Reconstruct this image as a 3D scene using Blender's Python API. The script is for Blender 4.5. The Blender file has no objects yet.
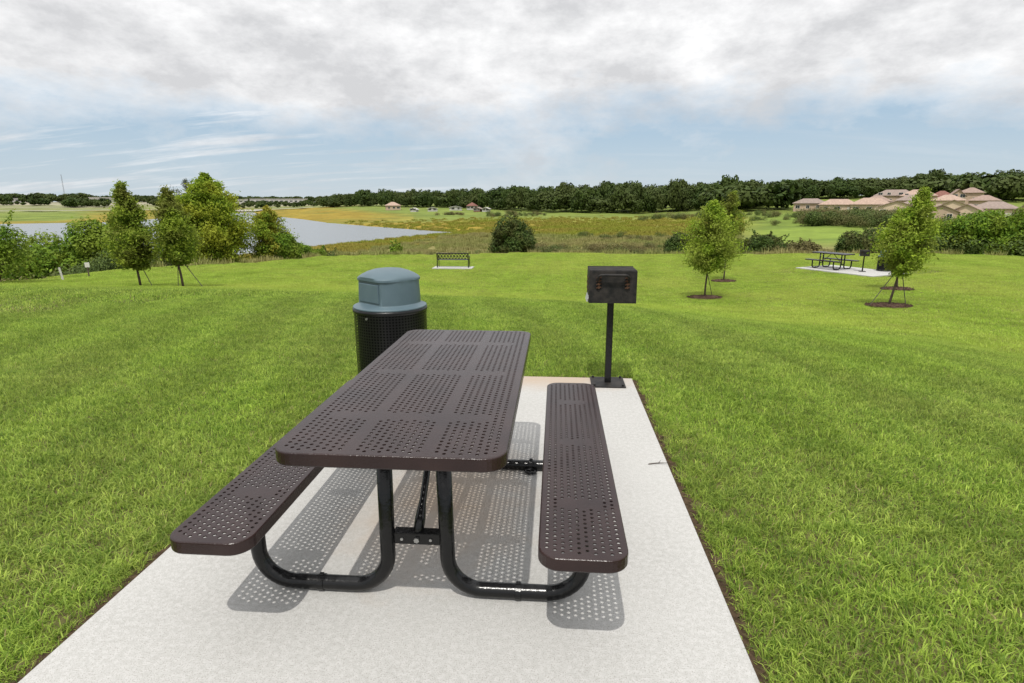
import bpy, bmesh, math, random, bisect
import numpy as np
from mathutils import Vector, Matrix, Euler
from mathutils.geometry import delaunay_2d_cdt
random.seed(7)
rng = np.random.default_rng(11)
S = bpy.context.scene
COL = S.collection
# ------------------------------------------------------------------ terrain (metres, pad top = 0)
CAMX,CAMY=0.529,-1.629
def lerp_tab(t,x):
    if x<=t[0][0]: return t[0][1]
    if x>=t[-1][0]: return t[-1][1]
    for (a,b),(c,d) in zip(t,t[1:]):
        if x<=c:
            k=(x-a)/(c-a); return b+(d-b)*k
def smooth_tab(t,x):
    if x<=t[0][0]: return t[0][1]
    if x>=t[-1][0]: return t[-1][1]
    for i in range(len(t)-1):
        a,b=t[i];c,d=t[i+1]
        if x<=c:
            def slope(j):
                if j==0 or j==len(t)-1: return 0.0 if j==0 else (t[-1][1]-t[-2][1])/(t[-1][0]-t[-2][0])
                s1=(t[j][1]-t[j-1][1])/(t[j][0]-t[j-1][0]); s2=(t[j+1][1]-t[j][1])/(t[j+1][0]-t[j][0])
                return 0.0 if s1*s2<=0 else 2*s1*s2/(s1+s2)
            h=c-a;k=(x-a)/h;m0=slope(i)*h;m1=slope(i+1)*h
            return (2*k**3-3*k*k+1)*b+(k**3-2*k*k+k)*m0+(-2*k**3+3*k*k)*d+(k**3-k*k)*m1
CREST=[(-60,9.2),(-25,8.8),(-10,8.6),(-1,8.5),(0.6,8.15),(1.56,7.55),(2.6,6.6),(3.4,5.6),(4.1,4.6),(4.8,3.5),(5.4,2.2),(6.0,0.0),(6.5,-4.0),(7,-12),(7.5,-60)]
def crest_s(x,y):
    best=1e18;sg=1
    for (ax,ay),(bx,by) in zip(CREST,CREST[1:]):
        dx,dy=bx-ax,by-ay;L=dx*dx+dy*dy
        t=max(0,min(1,((x-ax)*dx+(y-ay)*dy)/L))
        px,py=x-ax-t*dx,y-ay-t*dy;d=px*px+py*py
        if d<best: best=d; sg=1 if dx*py-dy*px>0 else -1
    return math.sqrt(best)*sg
P=[(-3.2,0),(-1.6,-.03),(0,-.13),(2,-.43),(4,-.78),(7,-1.2),(10,-1.48),(14,-1.68),(20,-1.84),(40,-1.97),(200,-2)]
FA=[(-80,.8),(-46,.8),(-30,.82),(-17,.95),(-8,1.1),(8,1.1),(17,1.03),(25,.9),(37,.78),(90,.78)]
EDGE=[(-80,24),(-46,26),(-38,31),(-28,33),(-22,37),(-13,40),(-5,43),(20,43),(40,44),(90,44)]
FAR=[(-60,[(34,-3.2),(60,-6.6),(82,-8),(370,-8),(450,-7.6),(700,-5),(1000,1),(1600,3),(8000,0)]),
 (-46,[(34,-3.2),(60,-6.6),(82,-8),(370,-8),(450,-7.6),(700,-5),(1000,1),(1600,3),(8000,0)]),
 (-38,[(40,-3.2),(60,-6.6),(82,-8),(370,-8),(450,-7.6),(700,-5),(1000,1),(1600,3),(8000,0)]),
 (-28,[(44,-3.5),(60,-6.2),(85,-8),(500,-7.7),(700,-5.5),(1000,0),(1600,3),(8000,0)]),
 (-17,[(50,-3.8),(65,-5.6),(95,-7.8),(250,-7.6),(350,-6),(450,-3.5),(700,-1),(1600,3),(8000,0)]),
 (-4,[(56,-4.2),(75,-6),(100,-7.3),(150,-7.1),(200,-6.7),(300,-5.5),(400,-4.2),(600,0),(1600,5),(8000,0)]),
 (8,[(56,-4),(75,-5.5),(100,-6.8),(150,-6.6),(200,-6.2),(300,-5.4),(340,-4.6),(500,1),(1600,6),(8000,0)]),
 (19,[(56,-3.6),(72,-4.6),(100,-5.5),(150,-5.8),(200,-5),(250,-3.5),(300,-2),(400,3),(500,6),(1600,8),(8000,0)]),
 (29,[(56,-3.3),(80,-4.6),(120,-5.3),(170,-5.4),(230,-4.2),(280,-2),(340,1),(450,5),(1600,9),(8000,0)]),
 (37,[(56,-3),(80,-4.4),(120,-5.2),(170,-5.4),(230,-4.4),(280,-2.4),(340,1),(450,5),(1600,9),(8000,0)]),
 (60,[(56,-3),(80,-4.4),(120,-5.2),(170,-5.4),(230,-4.4),(280,-2.4),(340,1),(450,5),(1600,9),(8000,0)])]
LAKE=[(-300,560),(-228,440),(-151,335),(-107,269),(-70,226),(-47.6,201),(-33,186),(-31,179),(-37.2,170),(-45.3,146.5),(-54.5,119),(-56,103),(-66,97),(-76,95),(-90,96),(-102,97),(-150,110),(-330,150),(-330,230),(-259,253),(-241,266),(-222,281),(-250,360),(-310,470),(-340,540)]
def lake_d(x,y):
    best=1e18;ins=False;n=len(LAKE)
    for i in range(n):
        ax,ay=LAKE[i];bx,by=LAKE[(i+1)%n]
        dx,dy=bx-ax,by-ay
        t=max(0,min(1,((x-ax)*dx+(y-ay)*dy)/(dx*dx+dy*dy)))
        px,py=x-ax-t*dx,y-ay-t*dy;best=min(best,px*px+py*py)
        if (ay>y)!=(by>y) and x<ax+(y-ay)/dy*dx: ins=not ins
    return -math.sqrt(best) if ins else math.sqrt(best)
def sstep(a,b,x):
    t=max(0,min(1,(x-a)/(b-a)));return t*t*(3-2*t)
FLATS=[]
def ground_z(x,y):
    z=raw_ground_z(x,y)
    for cx,cy,rz,hx,hy,zf in FLATS:
        dx,dy=x-cx,y-cy
        if abs(dx)>5 or abs(dy)>5: continue
        c,s=math.cos(rz),math.sin(rz)
        u,v=abs(dx*c+dy*s)-hx,abs(-dx*s+dy*c)-hy
        k=1-sstep(.15,1.6,math.hypot(max(u,0),max(v,0)))
        z=z*(1-k)+zf*k
    return z
def raw_ground_z(x,y):
    dx,dy=x-CAMX,y-CAMY;d=math.hypot(dx,dy);az=math.degrees(math.atan2(dx,dy)) if d>1e-6 else 0
    s=crest_s(x,y)
    zl=smooth_tab(P,s)*smooth_tab(FA,az)
    e=smooth_tab(EDGE,az)
    if d<e: return zl
    # beyond the lawn edge
    az=max(-60,min(60,az))
    for (a,ta),(b,tb) in zip(FAR,FAR[1:]):
        if az<=b: break
    k=sstep(0,1,(az-a)/(b-a))
    def f(t): 
        tt=[(e,zl),(e+1.0,zl-.06)]+[q for q in t if q[0]>e+3]
        return smooth_tab(tt,d)
    z=f(ta)*(1-k)+f(tb)*k
    if d>85:
        q=lake_d(x,y)
        if q<14:
            zt=-8+.25*min(q,14)/14 if q>0 else -8+max(q*.15,-1.2)
            w=sstep(14,0,q) if q>0 else 1
            z=z*(1-w)+(zt-.05)*w if q>0 else zt-.05
    return z
SUN_E = 2.75; EXPO = 0.15; SKY_GREY = (.61, .615, .63); SKY_WHITE = (.93, .93, .935)
# ------------------------------------------------------------------ node helpers
def new_mat(name):
    m = bpy.data.materials.new(name); m.use_nodes = True
    nt = m.node_tree; nt.nodes.clear()
    out = nt.nodes.new('ShaderNodeOutputMaterial')
    return m, nt, out
def N(nt, typ, **kw):
    n = nt.nodes.new(typ)
    for k, v in kw.items():
        if k in n.inputs: n.inputs[k].default_value = v
        else: setattr(n, k, v)
    return n
def L(nt, a, b): nt.links.new(a, b)
def pos(nt, scale=(1, 1, 1), obj=False):
    if obj: s = N(nt, 'ShaderNodeTexCoord').outputs['Object']
    else: s = N(nt, 'ShaderNodeNewGeometry').outputs['Position']
    mp = N(nt, 'ShaderNodeMapping'); mp.inputs['Scale'].default_value = scale
    L(nt, s, mp.inputs['Vector']); return mp.outputs['Vector']
def noise(nt, vec, scale, detail=3, rough=.55, dist=0):
    n = N(nt, 'ShaderNodeTexNoise', Scale=scale, Detail=detail, Roughness=rough, Distortion=dist)
    L(nt, vec, n.inputs['Vector']); return n.outputs['Fac']
def ramp(nt, fac, stops):
    r = N(nt, 'ShaderNodeValToRGB'); e = r.color_ramp.elements
    while len(e) < len(stops): e.new(.5)
    for q, (p, c) in zip(e, stops):
        q.position = p; q.color = (c, c, c, 1) if isinstance(c, (int, float)) else (*c, 1)
    L(nt, fac, r.inputs['Fac']); return r.outputs['Color']
def mix(nt, fac, a, b, mode='MIX'):
    m = N(nt, 'ShaderNodeMix', data_type='RGBA', blend_type=mode)
    for s, v in ((m.inputs[0], fac), (m.inputs[6], a), (m.inputs[7], b)):
        if isinstance(v, (int, float)): s.default_value = v
        elif isinstance(v, tuple): s.default_value = (*v, 1)
        else: L(nt, v, s)
    return m.outputs[2]
def maths(nt, op, a, b=None, c=None, clamp=False):
    m = N(nt, 'ShaderNodeMath', operation=op, use_clamp=clamp)
    for s, v in zip(m.inputs, (a, b, c)):
        if v is None: continue
        if isinstance(v, (int, float)): s.default_value = v
        else: L(nt, v, s)
    return m.outputs[0]
def principled(nt, out, color, rough=.6, spec=.5, metal=0, bump=None, bstr=.3, bdist=.01, coat=0):
    b = N(nt, 'ShaderNodeBsdfPrincipled')
    for s, v in ((b.inputs['Base Color'], color), (b.inputs['Roughness'], rough), (b.inputs['Metallic'], metal)):
        if isinstance(v, tuple): s.default_value = (*v, 1)
        elif isinstance(v, (int, float)): s.default_value = v
        else: L(nt, v, s)
    b.inputs['Specular IOR Level'].default_value = spec
    b.inputs['Coat Weight'].default_value = coat; b.inputs['Coat Roughness'].default_value = .15
    if bump is not None:
        bp = N(nt, 'ShaderNodeBump', Strength=bstr, Distance=bdist)
        L(nt, bump, bp.inputs['Height']); L(nt, bp.outputs[0], b.inputs['Normal'])
    if out is not None: L(nt, b.outputs[0], out.inputs['Surface'])
    return b
def simple(name, c1, c2=None, scale=8, rough=.6, spec=.5, metal=0, bstr=.2, bdist=.005, bscale=None, coat=0, obj=True, lo=.35, hi=.65):
    m, nt, out = new_mat(name)
    v = pos(nt, obj=obj)
    col = mix(nt, ramp(nt, noise(nt, v, scale), [(lo, 0.), (hi, 1.)]), c1, c2 or tuple(x * .75 for x in c1))
    principled(nt, out, col, rough, spec, metal, noise(nt, v, bscale or scale * 6, 4), bstr, bdist, coat)
    return m
def leafy(name, c1, c2, trans=.3, rough=.6, spec=.15, wscale=.25, c3=None):
    """foliage: colour from each leaf's own tint, with slow drift between clumps"""
    m, nt, out = new_mat(name)
    a = N(nt, 'ShaderNodeAttribute', attribute_name='tint')
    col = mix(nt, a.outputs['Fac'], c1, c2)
    if c3 is not None:
        w = ramp(nt, noise(nt, pos(nt), wscale, 2), [(.42, 0.), (.6, 1.)])
        col = mix(nt, w, col, mix(nt, a.outputs['Fac'], c3, tuple(x * 1.2 for x in c3)))
    b = principled(nt, None, col, rough, spec)
    t = N(nt, 'ShaderNodeBsdfTranslucent'); L(nt, col, t.inputs['Color'])
    ms = N(nt, 'ShaderNodeMixShader'); ms.inputs[0].default_value = trans
    L(nt, b.outputs[0], ms.inputs[1]); L(nt, t.outputs[0], ms.inputs[2]); L(nt, ms.outputs[0], out.inputs['Surface'])
    return m
# ------------------------------------------------------------------ materials
def mat_concrete():
    m, nt, out = new_mat('concrete')
    v = pos(nt)
    big = noise(nt, v, 1.1, 5, .6)
    fine = noise(nt, v, 45, 4, .7)
    grit = noise(nt, v, 210, 2, .6)
    col = mix(nt, ramp(nt, big, [(.35, 0.), (.68, 1.)]), (.435, .430, .412), (.385, .380, .362))
    col = mix(nt, ramp(nt, fine, [(.42, 0.), (.60, .8)]), col, (.49, .483, .468))
    col = mix(nt, ramp(nt, grit, [(.36, .8), (.45, 0.)]), col, (.27, .255, .23))
    # tan stains with their own outline, round the middle of the table and at the far end
    sp = N(nt, 'ShaderNodeSeparateXYZ'); L(nt, v, sp.inputs[0])
    st = noise(nt, v, 2.3, 5, .65, .6)
    def blob(cx, cy, rx, ry):
        a = maths(nt, 'MULTIPLY', maths(nt, 'SUBTRACT', sp.outputs[0], cx), 1 / rx)
        b = maths(nt, 'MULTIPLY', maths(nt, 'SUBTRACT', sp.outputs[1], cy), 1 / ry)
        d = maths(nt, 'SQRT', maths(nt, 'ADD', maths(nt, 'MULTIPLY', a, a), maths(nt, 'MULTIPLY', b, b)))
        return maths(nt, 'SUBTRACT', 1.15, maths(nt, 'ADD', d, maths(nt, 'MULTIPLY', maths(nt, 'SUBTRACT', st, .5), 1.6)), clamp=True)
    stain = maths(nt, 'MAXIMUM', blob(-.05, 1.15, .45, .75), blob(.5, 3.3, .9, .38))
    col = mix(nt, maths(nt, 'MULTIPLY', stain, .8), col, (.40, .31, .23))
    br = N(nt, 'ShaderNodeTexNoise', Scale=1.0, Detail=3.0); mp = N(nt, 'ShaderNodeMapping'); mp.inputs['Scale'].default_value = (14, 240, 14)
    L(nt, v, mp.inputs['Vector']); L(nt, mp.outputs[0], br.inputs['Vector'])
    h = mix(nt, .5, fine, br.outputs['Fac'])
    principled(nt, out, col, .88, .25, bump=h, bstr=.55, bdist=.004)
    return m
def lawn_colour(nt, tint):
    """colour of the lawn turf: green on the mound, yellower in the dip, a viewing-angle tone put into the colour"""
    g = N(nt, 'ShaderNodeNewGeometry').outputs['Position']
    sp = N(nt, 'ShaderNodeSeparateXYZ'); L(nt, g, sp.inputs[0])
    low = maths(nt, 'MULTIPLY', maths(nt, 'ADD', maths(nt, 'MULTIPLY', sp.outputs[2], -1.), maths(nt, 'MULTIPLY', maths(nt, 'SUBTRACT', noise(nt, g, .8, 4, .6), .72), .9)), 1.5, clamp=True)
    big = ramp(nt, noise(nt, g, .55, 4, .6), [(.36, 0.), (.64, 1.)])
    mid = ramp(nt, noise(nt, g, 3.2, 3, .6), [(.38, 0.), (.66, 1.)])
    near = mix(nt, tint, (.045, .125, .012), (.62, .80, .13))
    near = mix(nt, maths(nt, 'MULTIPLY', big, .55), near, mix(nt, tint, (.12, .19, .028), (.60, .66, .18)))
    near = mix(nt, maths(nt, 'MULTIPLY', mid, .30), near, (.10, .22, .022))
    s2 = maths(nt, 'SINE', maths(nt, 'ADD', maths(nt, 'MULTIPLY', sp.outputs[0], 5.2), maths(nt, 'ADD', maths(nt, 'MULTIPLY', sp.outputs[1], 1.3), maths(nt, 'MULTIPLY', noise(nt, g, .9, 3, .5), 5.))))
    near = mix(nt, 1., near, ramp(nt, maths(nt, 'MULTIPLY', maths(nt, 'ADD', s2, 1.), .5), [(.1, .90), (.9, 1.07)]), 'MULTIPLY')
    near = mix(nt, 1., near, ramp(nt, noise(nt, g, 9., 5, .7), [(.33, .78), (.62, 1.10)]), 'MULTIPLY')
    # mowing stripes, long and soft, turned a little off the view axis
    st = maths(nt, 'ADD', maths(nt, 'MULTIPLY', sp.outputs[0], 2.3), maths(nt, 'MULTIPLY', sp.outputs[1], -.35))
    st = maths(nt, 'MULTIPLY', maths(nt, 'ADD', maths(nt, 'SINE', st), 1.), .5)
    far = mix(nt, tint, (.19, .33, .032), (.60, .75, .13))
    far = mix(nt, maths(nt, 'MULTIPLY', st, .35), far, (.28, .40, .05))
    far = mix(nt, 1., far, ramp(nt, noise(nt, g, 1.6, 5, .7), [(.34, .74), (.62, 1.12)]), 'MULTIPLY')
    far = mix(nt, maths(nt, 'MULTIPLY', ramp(nt, noise(nt, g, .22, 4, .65), [(.4, 0.), (.62, 1.)]), .5), far, (.52, .58, .12))
    return mix(nt, low, near, far)
def mat_grass():
    m, nt, out = new_mat('grass blades')
    a = N(nt, 'ShaderNodeAttribute', attribute_name='tint')
    col = lawn_colour(nt, a.outputs['Fac'])
    dry = maths(nt, 'GREATER_THAN', a.outputs['Fac'], .965)
    col = mix(nt, dry, col, (.42, .34, .17))
    b = principled(nt, None, col, .5, .18)
    t = N(nt, 'ShaderNodeBsdfTranslucent'); L(nt, col, t.inputs['Color'])
    ms = N(nt, 'ShaderNodeMixShader'); ms.inputs[0].default_value = .48
    L(nt, b.outputs[0], ms.inputs[1]); L(nt, t.outputs[0], ms.inputs[2]); L(nt, ms.outputs[0], out.inputs['Surface'])
    return m
def mat_ground():
    m, nt, out = new_mat('ground cover')
    c = N(nt, 'ShaderNodeVertexColor', layer_name='cover').outputs['Color']
    lm = N(nt, 'ShaderNodeAttribute', attribute_name='lawn').outputs['Fac']
    g = N(nt, 'ShaderNodeNewGeometry').outputs['Position']
    n1 = noise(nt, g, .06, 5, .65); n2 = noise(nt, g, .5, 4, .6)
    k = maths(nt, 'ADD', maths(nt, 'MULTIPLY', n1, 1.1), maths(nt, 'MULTIPLY', n2, .55))
    wild = mix(nt, 1., c, ramp(nt, k, [(.5, .55), (1.15, 1.25)]), 'MULTIPLY')
    mpn = N(nt, 'ShaderNodeMapping'); mpn.inputs['Scale'].default_value = (.012, .05, .05); L(nt, g, mpn.inputs['Vector'])
    wild = mix(nt, ramp(nt, noise(nt, mpn.outputs[0], 1., 4, .6), [(.5, 0.), (.62, .45)]), wild, (.10, .15, .035))
    turf = lawn_colour(nt, noise(nt, g, 9, 4, .7))
    soil = mix(nt, noise(nt, g, 30, 4, .7), (.035, .026, .016), (.12, .085, .05))
    turf = mix(nt, ramp(nt, noise(nt, g, 14, 3), [(.3, .95), (.7, .75)]), turf, soil)
    sl = N(nt, 'ShaderNodeAttribute', attribute_name='soil').outputs['Fac']
    turf = mix(nt, sl, turf, soil)
    col = mix(nt, lm, wild, turf)
    principled(nt, out, col, .95, .1, bump=n2, bstr=.6, bdist=.25)
    return m
def mat_water():
    m, nt, out = new_mat('lake water')
    g = pos(nt, (.5, 1.6, 1))
    h = noise(nt, g, 1.1, 4, .6)
    principled(nt, out, (.17, .185, .195), .25, .5, bump=h, bstr=.5, bdist=.12)
    return m
M = {}
def mats():
    M['concrete'] = mat_concrete(); M['grass'] = mat_grass(); M['ground'] = mat_ground(); M['water'] = mat_water()
    M['brown'] = simple('brown thermoplastic', (.031, .0165, .0155), (.020, .0105, .0105), 5, .24, .34, bstr=.8, bdist=.0015, bscale=130)
    M['black'] = simple('black gloss paint', (.004, .004, .0045), (.007, .007, .007), 12, .22, .38, bstr=.6, bdist=.003, bscale=38)
    M['bolt'] = simple('zinc bolt', (.45, .45, .44), None, 30, .4, .5, .9)
    M['canblack'] = simple('black coated steel', (.004, .004, .0045), None, 20, .32, .4, bstr=.8, bdist=.003, bscale=60)
    M['liner'] = simple('dark plastic liner', (.004, .004, .004), None, 20, .7, .2)
    M['lid'] = simple('blue grey plastic', (.080, .122, .145), (.092, .138, .160), 6, .42, .45, bstr=.12, bdist=.002, bscale=60)
    M['grill'] = simple('grill iron', (.006, .006, .006), (.028, .024, .021), 16, .62, .3, bstr=.5, bdist=.003, bscale=70)
    M['ash'] = simple('ash and rust', (.075, .065, .058), (.022, .018, .016), 30, .9, .2, bstr=.8, bdist=.008)
    M['rust'] = simple('rust', (.065, .036, .020), (.07, .035, .02), 60, .85, .2)
    M['foil'] = simple('crumpled foil', (.75, .75, .76), (.5, .5, .5), 60, .35, .5, .7, bstr=1, bdist=.01)
    M['bark'] = simple('bark', (.13, .10, .075), (.07, .055, .04), 9, .9, .2, bstr=.8, bdist=.01)
    M['mulch'] = simple('pine bark mulch', (.15, .090, .065), (.07, .045, .034), 22, .95, .1, bstr=1, bdist=.03, obj=False)
    M['strap'] = simple('stake wood', (.09, .085, .06), None, 20, .8)
    M['whitepost'] = simple('white marker', (.72, .70, .66), (.6, .58, .54), 5, .6)
    M['cypress'] = leafy('cypress needles', (.095, .175, .014), (.38, .47, .055), .4, c3=(.17, .19, .035), wscale=1.3)
    M['cypress_bright'] = leafy('bright needles', (.085, .16, .012), (.31, .41, .035), .35, c3=(.28, .31, .03), wscale=.8)
    M['cypress_light'] = leafy('light needles', (.11, .21, .016), (.42, .54, .055), .4, c3=(.24, .29, .045), wscale=1.5)
    M['shrub'] = leafy('shrub leaves', (.05, .12, .010), (.25, .38, .035), .3, c3=(.17, .23, .025), wscale=.7)
    M['olive'] = leafy('dark olive leaves', (.026, .055, .010), (.100, .155, .030), .2, c3=(.07, .08, .02), wscale=.8)
    M['greyleaf'] = leafy('grey green leaves', (.06, .075, .05), (.15, .17, .12), .2)
    M['golden'] = leafy('golden shrub leaves', (.08, .15, .016), (.28, .38, .035), .3, c3=(.34, .30, .04), wscale=.5)
    M['wood'] = leafy('oak wood', (.020, .042, .008), (.085, .125, .024), .15, c3=(.065, .085, .022), wscale=.035)
    M['scrub'] = leafy('scrub leaves', (.035, .065, .014), (.14, .19, .045), .2, c3=(.15, .125, .05), wscale=.09)
    M['sedge'] = leafy('sedge', (.20, .18, .03), (.38, .33, .08), .2, c3=(.22, .24, .035), wscale=.05, rough=.8, spec=.1)
    M['reed'] = leafy('rough marsh grass', (.13, .17, .035), (.36, .36, .13), .25, c3=(.27, .25, .10), wscale=.08, rough=.8, spec=.1)
    M['wall'] = simple('stucco', (.50, .37, .28), (.42, .31, .235), .4, .9, .2, bstr=.1)
    M['wall2'] = simple('pale stucco', (.62, .48, .36), (.54, .42, .32), .4, .9, .2, bstr=.1)
    M['wallpale'] = simple('pale wall', (.50, .48, .45), (.42, .41, .39), .2, .9, .2, bstr=.1)
    for k, c in (('roof', (.31, .225, .185)), ('roofp', (.40, .29, .23)), ('roofr', (.21, .10, .08)), ('roofg', (.28, .22, .19))):
        m, nt, out = new_mat('tile roof ' + k)
        v = pos(nt, obj=True)
        wv = N(nt, 'ShaderNodeTexWave', Scale=2.2, Distortion=1.5, Detail=2.); wv.bands_direction = 'Z'; L(nt, v, wv.inputs['Vector'])
        col = mix(nt, wv.outputs['Fac'], c, tuple(x * .7 for x in c)); col = mix(nt, ramp(nt, noise(nt, v, 1.5), [(.4, 0.), (.65, .6)]), col, tuple(x * 1.25 for x in c))
        principled(nt, out, col, .85, .2, bump=wv.outputs['Fac'], bstr=.5, bdist=.05); M[k] = m
    M['glass'] = simple('window glass', (.02, .025, .03), None, 2, .1, .6)
    M['trim'] = simple('trim', (.62, .58, .52), None, 2, .7)
    M['metalgrey'] = simple('mast steel', (.30, .31, .33), None, 2, .6)
    M['twig'] = simple('twig', (.07, .05, .035), None, 30, .9)
mats()
# ------------------------------------------------------------------ object helpers
def tag(o, label=None, cat=None, group=None, kind=None):
    if label: o['label'] = label
    if cat: o['category'] = cat
    if group: o['group'] = group
    if kind: o['kind'] = kind
    return o
def thing(name, loc, rz=0, label=None, cat=None, group=None):
    o = bpy.data.objects.new(name, None); COL.objects.link(o); o.location = loc; o.rotation_euler = (0, 0, rz)
    o.empty_display_size = .2
    return tag(o, label, cat, group)
def link(name, me, mat, parent=None, smooth=False):
    o = bpy.data.objects.new(name, me); COL.objects.link(o)
    if mat is not None and not me.materials:
        for m_ in (mat if isinstance(mat, (list, tuple)) else [mat]): me.materials.append(m_)
    if parent: o.parent = parent
    if smooth: me.polygons.foreach_set('use_smooth', [True] * len(me.polygons))
    return o
def from_bm(name, bm, mat, parent=None, smooth=False):
    bmesh.ops.recalc_face_normals(bm, faces=bm.faces)
    me = bpy.data.meshes.new(name); bm.to_mesh(me); bm.free()
    return link(name, me, mat, parent, smooth)
def copy_tree(o, parent=None):
    c = o.copy(); COL.objects.link(c)
    if parent: c.parent = parent
    for ch in list(o.children): copy_tree(ch, c)
    return c
def bx(bm, c, s, rot=None, bev=0):
    r = bmesh.ops.create_cube(bm, size=1)
    vs = r['verts']
    for v in vs: v.co = Vector((v.co.x * s[0], v.co.y * s[1], v.co.z * s[2]))
    if bev:
        es = list({e for v in vs for e in v.link_edges})
        g = bmesh.ops.bevel(bm, geom=es, offset=bev, segments=2, affect='EDGES', profile=.5)
        vs = [v for v in bm.verts if v.is_valid and (v in set(g['verts']) or v in vs)]
        vs = list({v for f in g['faces'] for v in f.verts} | {v for v in r['verts'] if v.is_valid})
    if rot is not None:
        R_ = Euler(rot).to_matrix()
        for v in vs: v.co = R_ @ v.co
    for v in vs: v.co += Vector(c)
    return vs
def tube(bm, pts, rad, seg=14, cap=True):
    pts = [Vector(p) for p in pts]
    rads = rad if isinstance(rad, (list, tuple)) else [rad] * len(pts)
    rings = []; up = None
    for i, p in enumerate(pts):
        t = (pts[min(i + 1, len(pts) - 1)] - pts[max(i - 1, 0)]).normalized()
        if up is None: up = t.orthogonal().normalized()
        up = (up - t * up.dot(t)).normalized(); sd = t.cross(up)
        rings.append([bm.verts.new(p + (up * math.cos(2 * math.pi * k / seg) + sd * math.sin(2 * math.pi * k / seg)) * rads[i]) for k in range(seg)])
    for a, b in zip(rings, rings[1:]):
        for k in range(seg): bm.faces.new((a[k], a[(k + 1) % seg], b[(k + 1) % seg], b[k]))
    if cap: bm.faces.new(rings[0][::-1]); bm.faces.new(rings[-1])
def arc_path(pts, r, n=7):
    """polyline with rounded corners"""
    out = [Vector(pts[0])]
    for a, b, c in zip(pts, pts[1:], pts[2:]):
        a, b, c = Vector(a), Vector(b), Vector(c)
        u = (a - b).normalized(); w = (c - b).normalized(); ang = u.angle(w); t = r / math.tan(ang / 2)
        p0 = b + u * t; p1 = b + w * t; cen = b + (u + w).normalized() * (r / math.sin(ang / 2))
        for i in range(n + 1):
            k = i / n; d0 = p0 - cen; d1 = p1 - cen; th = d0.angle(d1)
            out.append(cen + (d0 * math.sin((1 - k) * th) + d1 * math.sin(k * th)) / math.sin(th))
    out.append(Vector(pts[-1])); return out
def np_mesh(name, verts, faces_flat, nper, tint=None):
    me = bpy.data.meshes.new(name); nf = len(faces_flat) // nper
    me.vertices.add(len(verts)); me.vertices.foreach_set('co', np.asarray(verts, dtype=np.float32).ravel())
    me.loops.add(len(faces_flat)); me.loops.foreach_set('vertex_index', np.asarray(faces_flat, dtype=np.int32))
    me.polygons.add(nf); me.polygons.foreach_set('loop_start', np.arange(nf, dtype=np.int32) * nper)
    me.polygons.foreach_set('loop_total', np.full(nf, nper, dtype=np.int32))
    if tint is not None:
        a = me.attributes.new('tint', 'FLOAT', 'POINT'); a.data.foreach_set('value', np.asarray(tint, dtype=np.float32))
    me.update(); me.validate(); return me
def leaf_mesh(name, P_, size, up=.3, out=None, aspect=.5, tint=None):
    """diamond leaves at points P_; out = preferred facing directions"""
    n = len(P_); d = rng.normal(size=(n, 3)); d /= np.linalg.norm(d, axis=1)[:, None]
    if out is not None: d = d * .75 + out
    d[:, 2] += up; d /= np.linalg.norm(d, axis=1)[:, None]
    a = rng.normal(size=(n, 3)); a -= (a * d).sum(1)[:, None] * d; a /= np.linalg.norm(a, axis=1)[:, None]
    b = np.cross(d, a); s = size * rng.uniform(.6, 1.35, n)[:, None]
    V = np.empty((n, 4, 3)); bend = d * s * .18
    V[:, 0] = P_ - a * s; V[:, 1] = P_ - b * s * aspect + bend; V[:, 2] = P_ + a * s; V[:, 3] = P_ + b * s * aspect + bend
    if tint is None: tint = rng.beta(1.6, 2.2, n)
    return np_mesh(name, V.reshape(-1, 3), np.arange(4 * n), 4, np.repeat(tint, 4))
def blob_points(blobs, n, shell=.55):
    """points scattered through the outer part of a set of ellipsoids [(centre, radii)]"""
    w = np.array([r[0] * r[1] + r[0] * r[2] for _, r in blobs]); w = w / w.sum()
    idx = rng.choice(len(blobs), n, p=w)
    d = rng.normal(size=(n, 3)); d /= np.linalg.norm(d, axis=1)[:, None]
    rr = shell + (1 - shell) * rng.power(2.2, n); rr *= 1 + .10 * rng.normal(size=n)
    C = np.array([c for c, _ in blobs])[idx]; R_ = np.array([r for _, r in blobs])[idx]
    return C + d * rr[:, None] * R_, d
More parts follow.
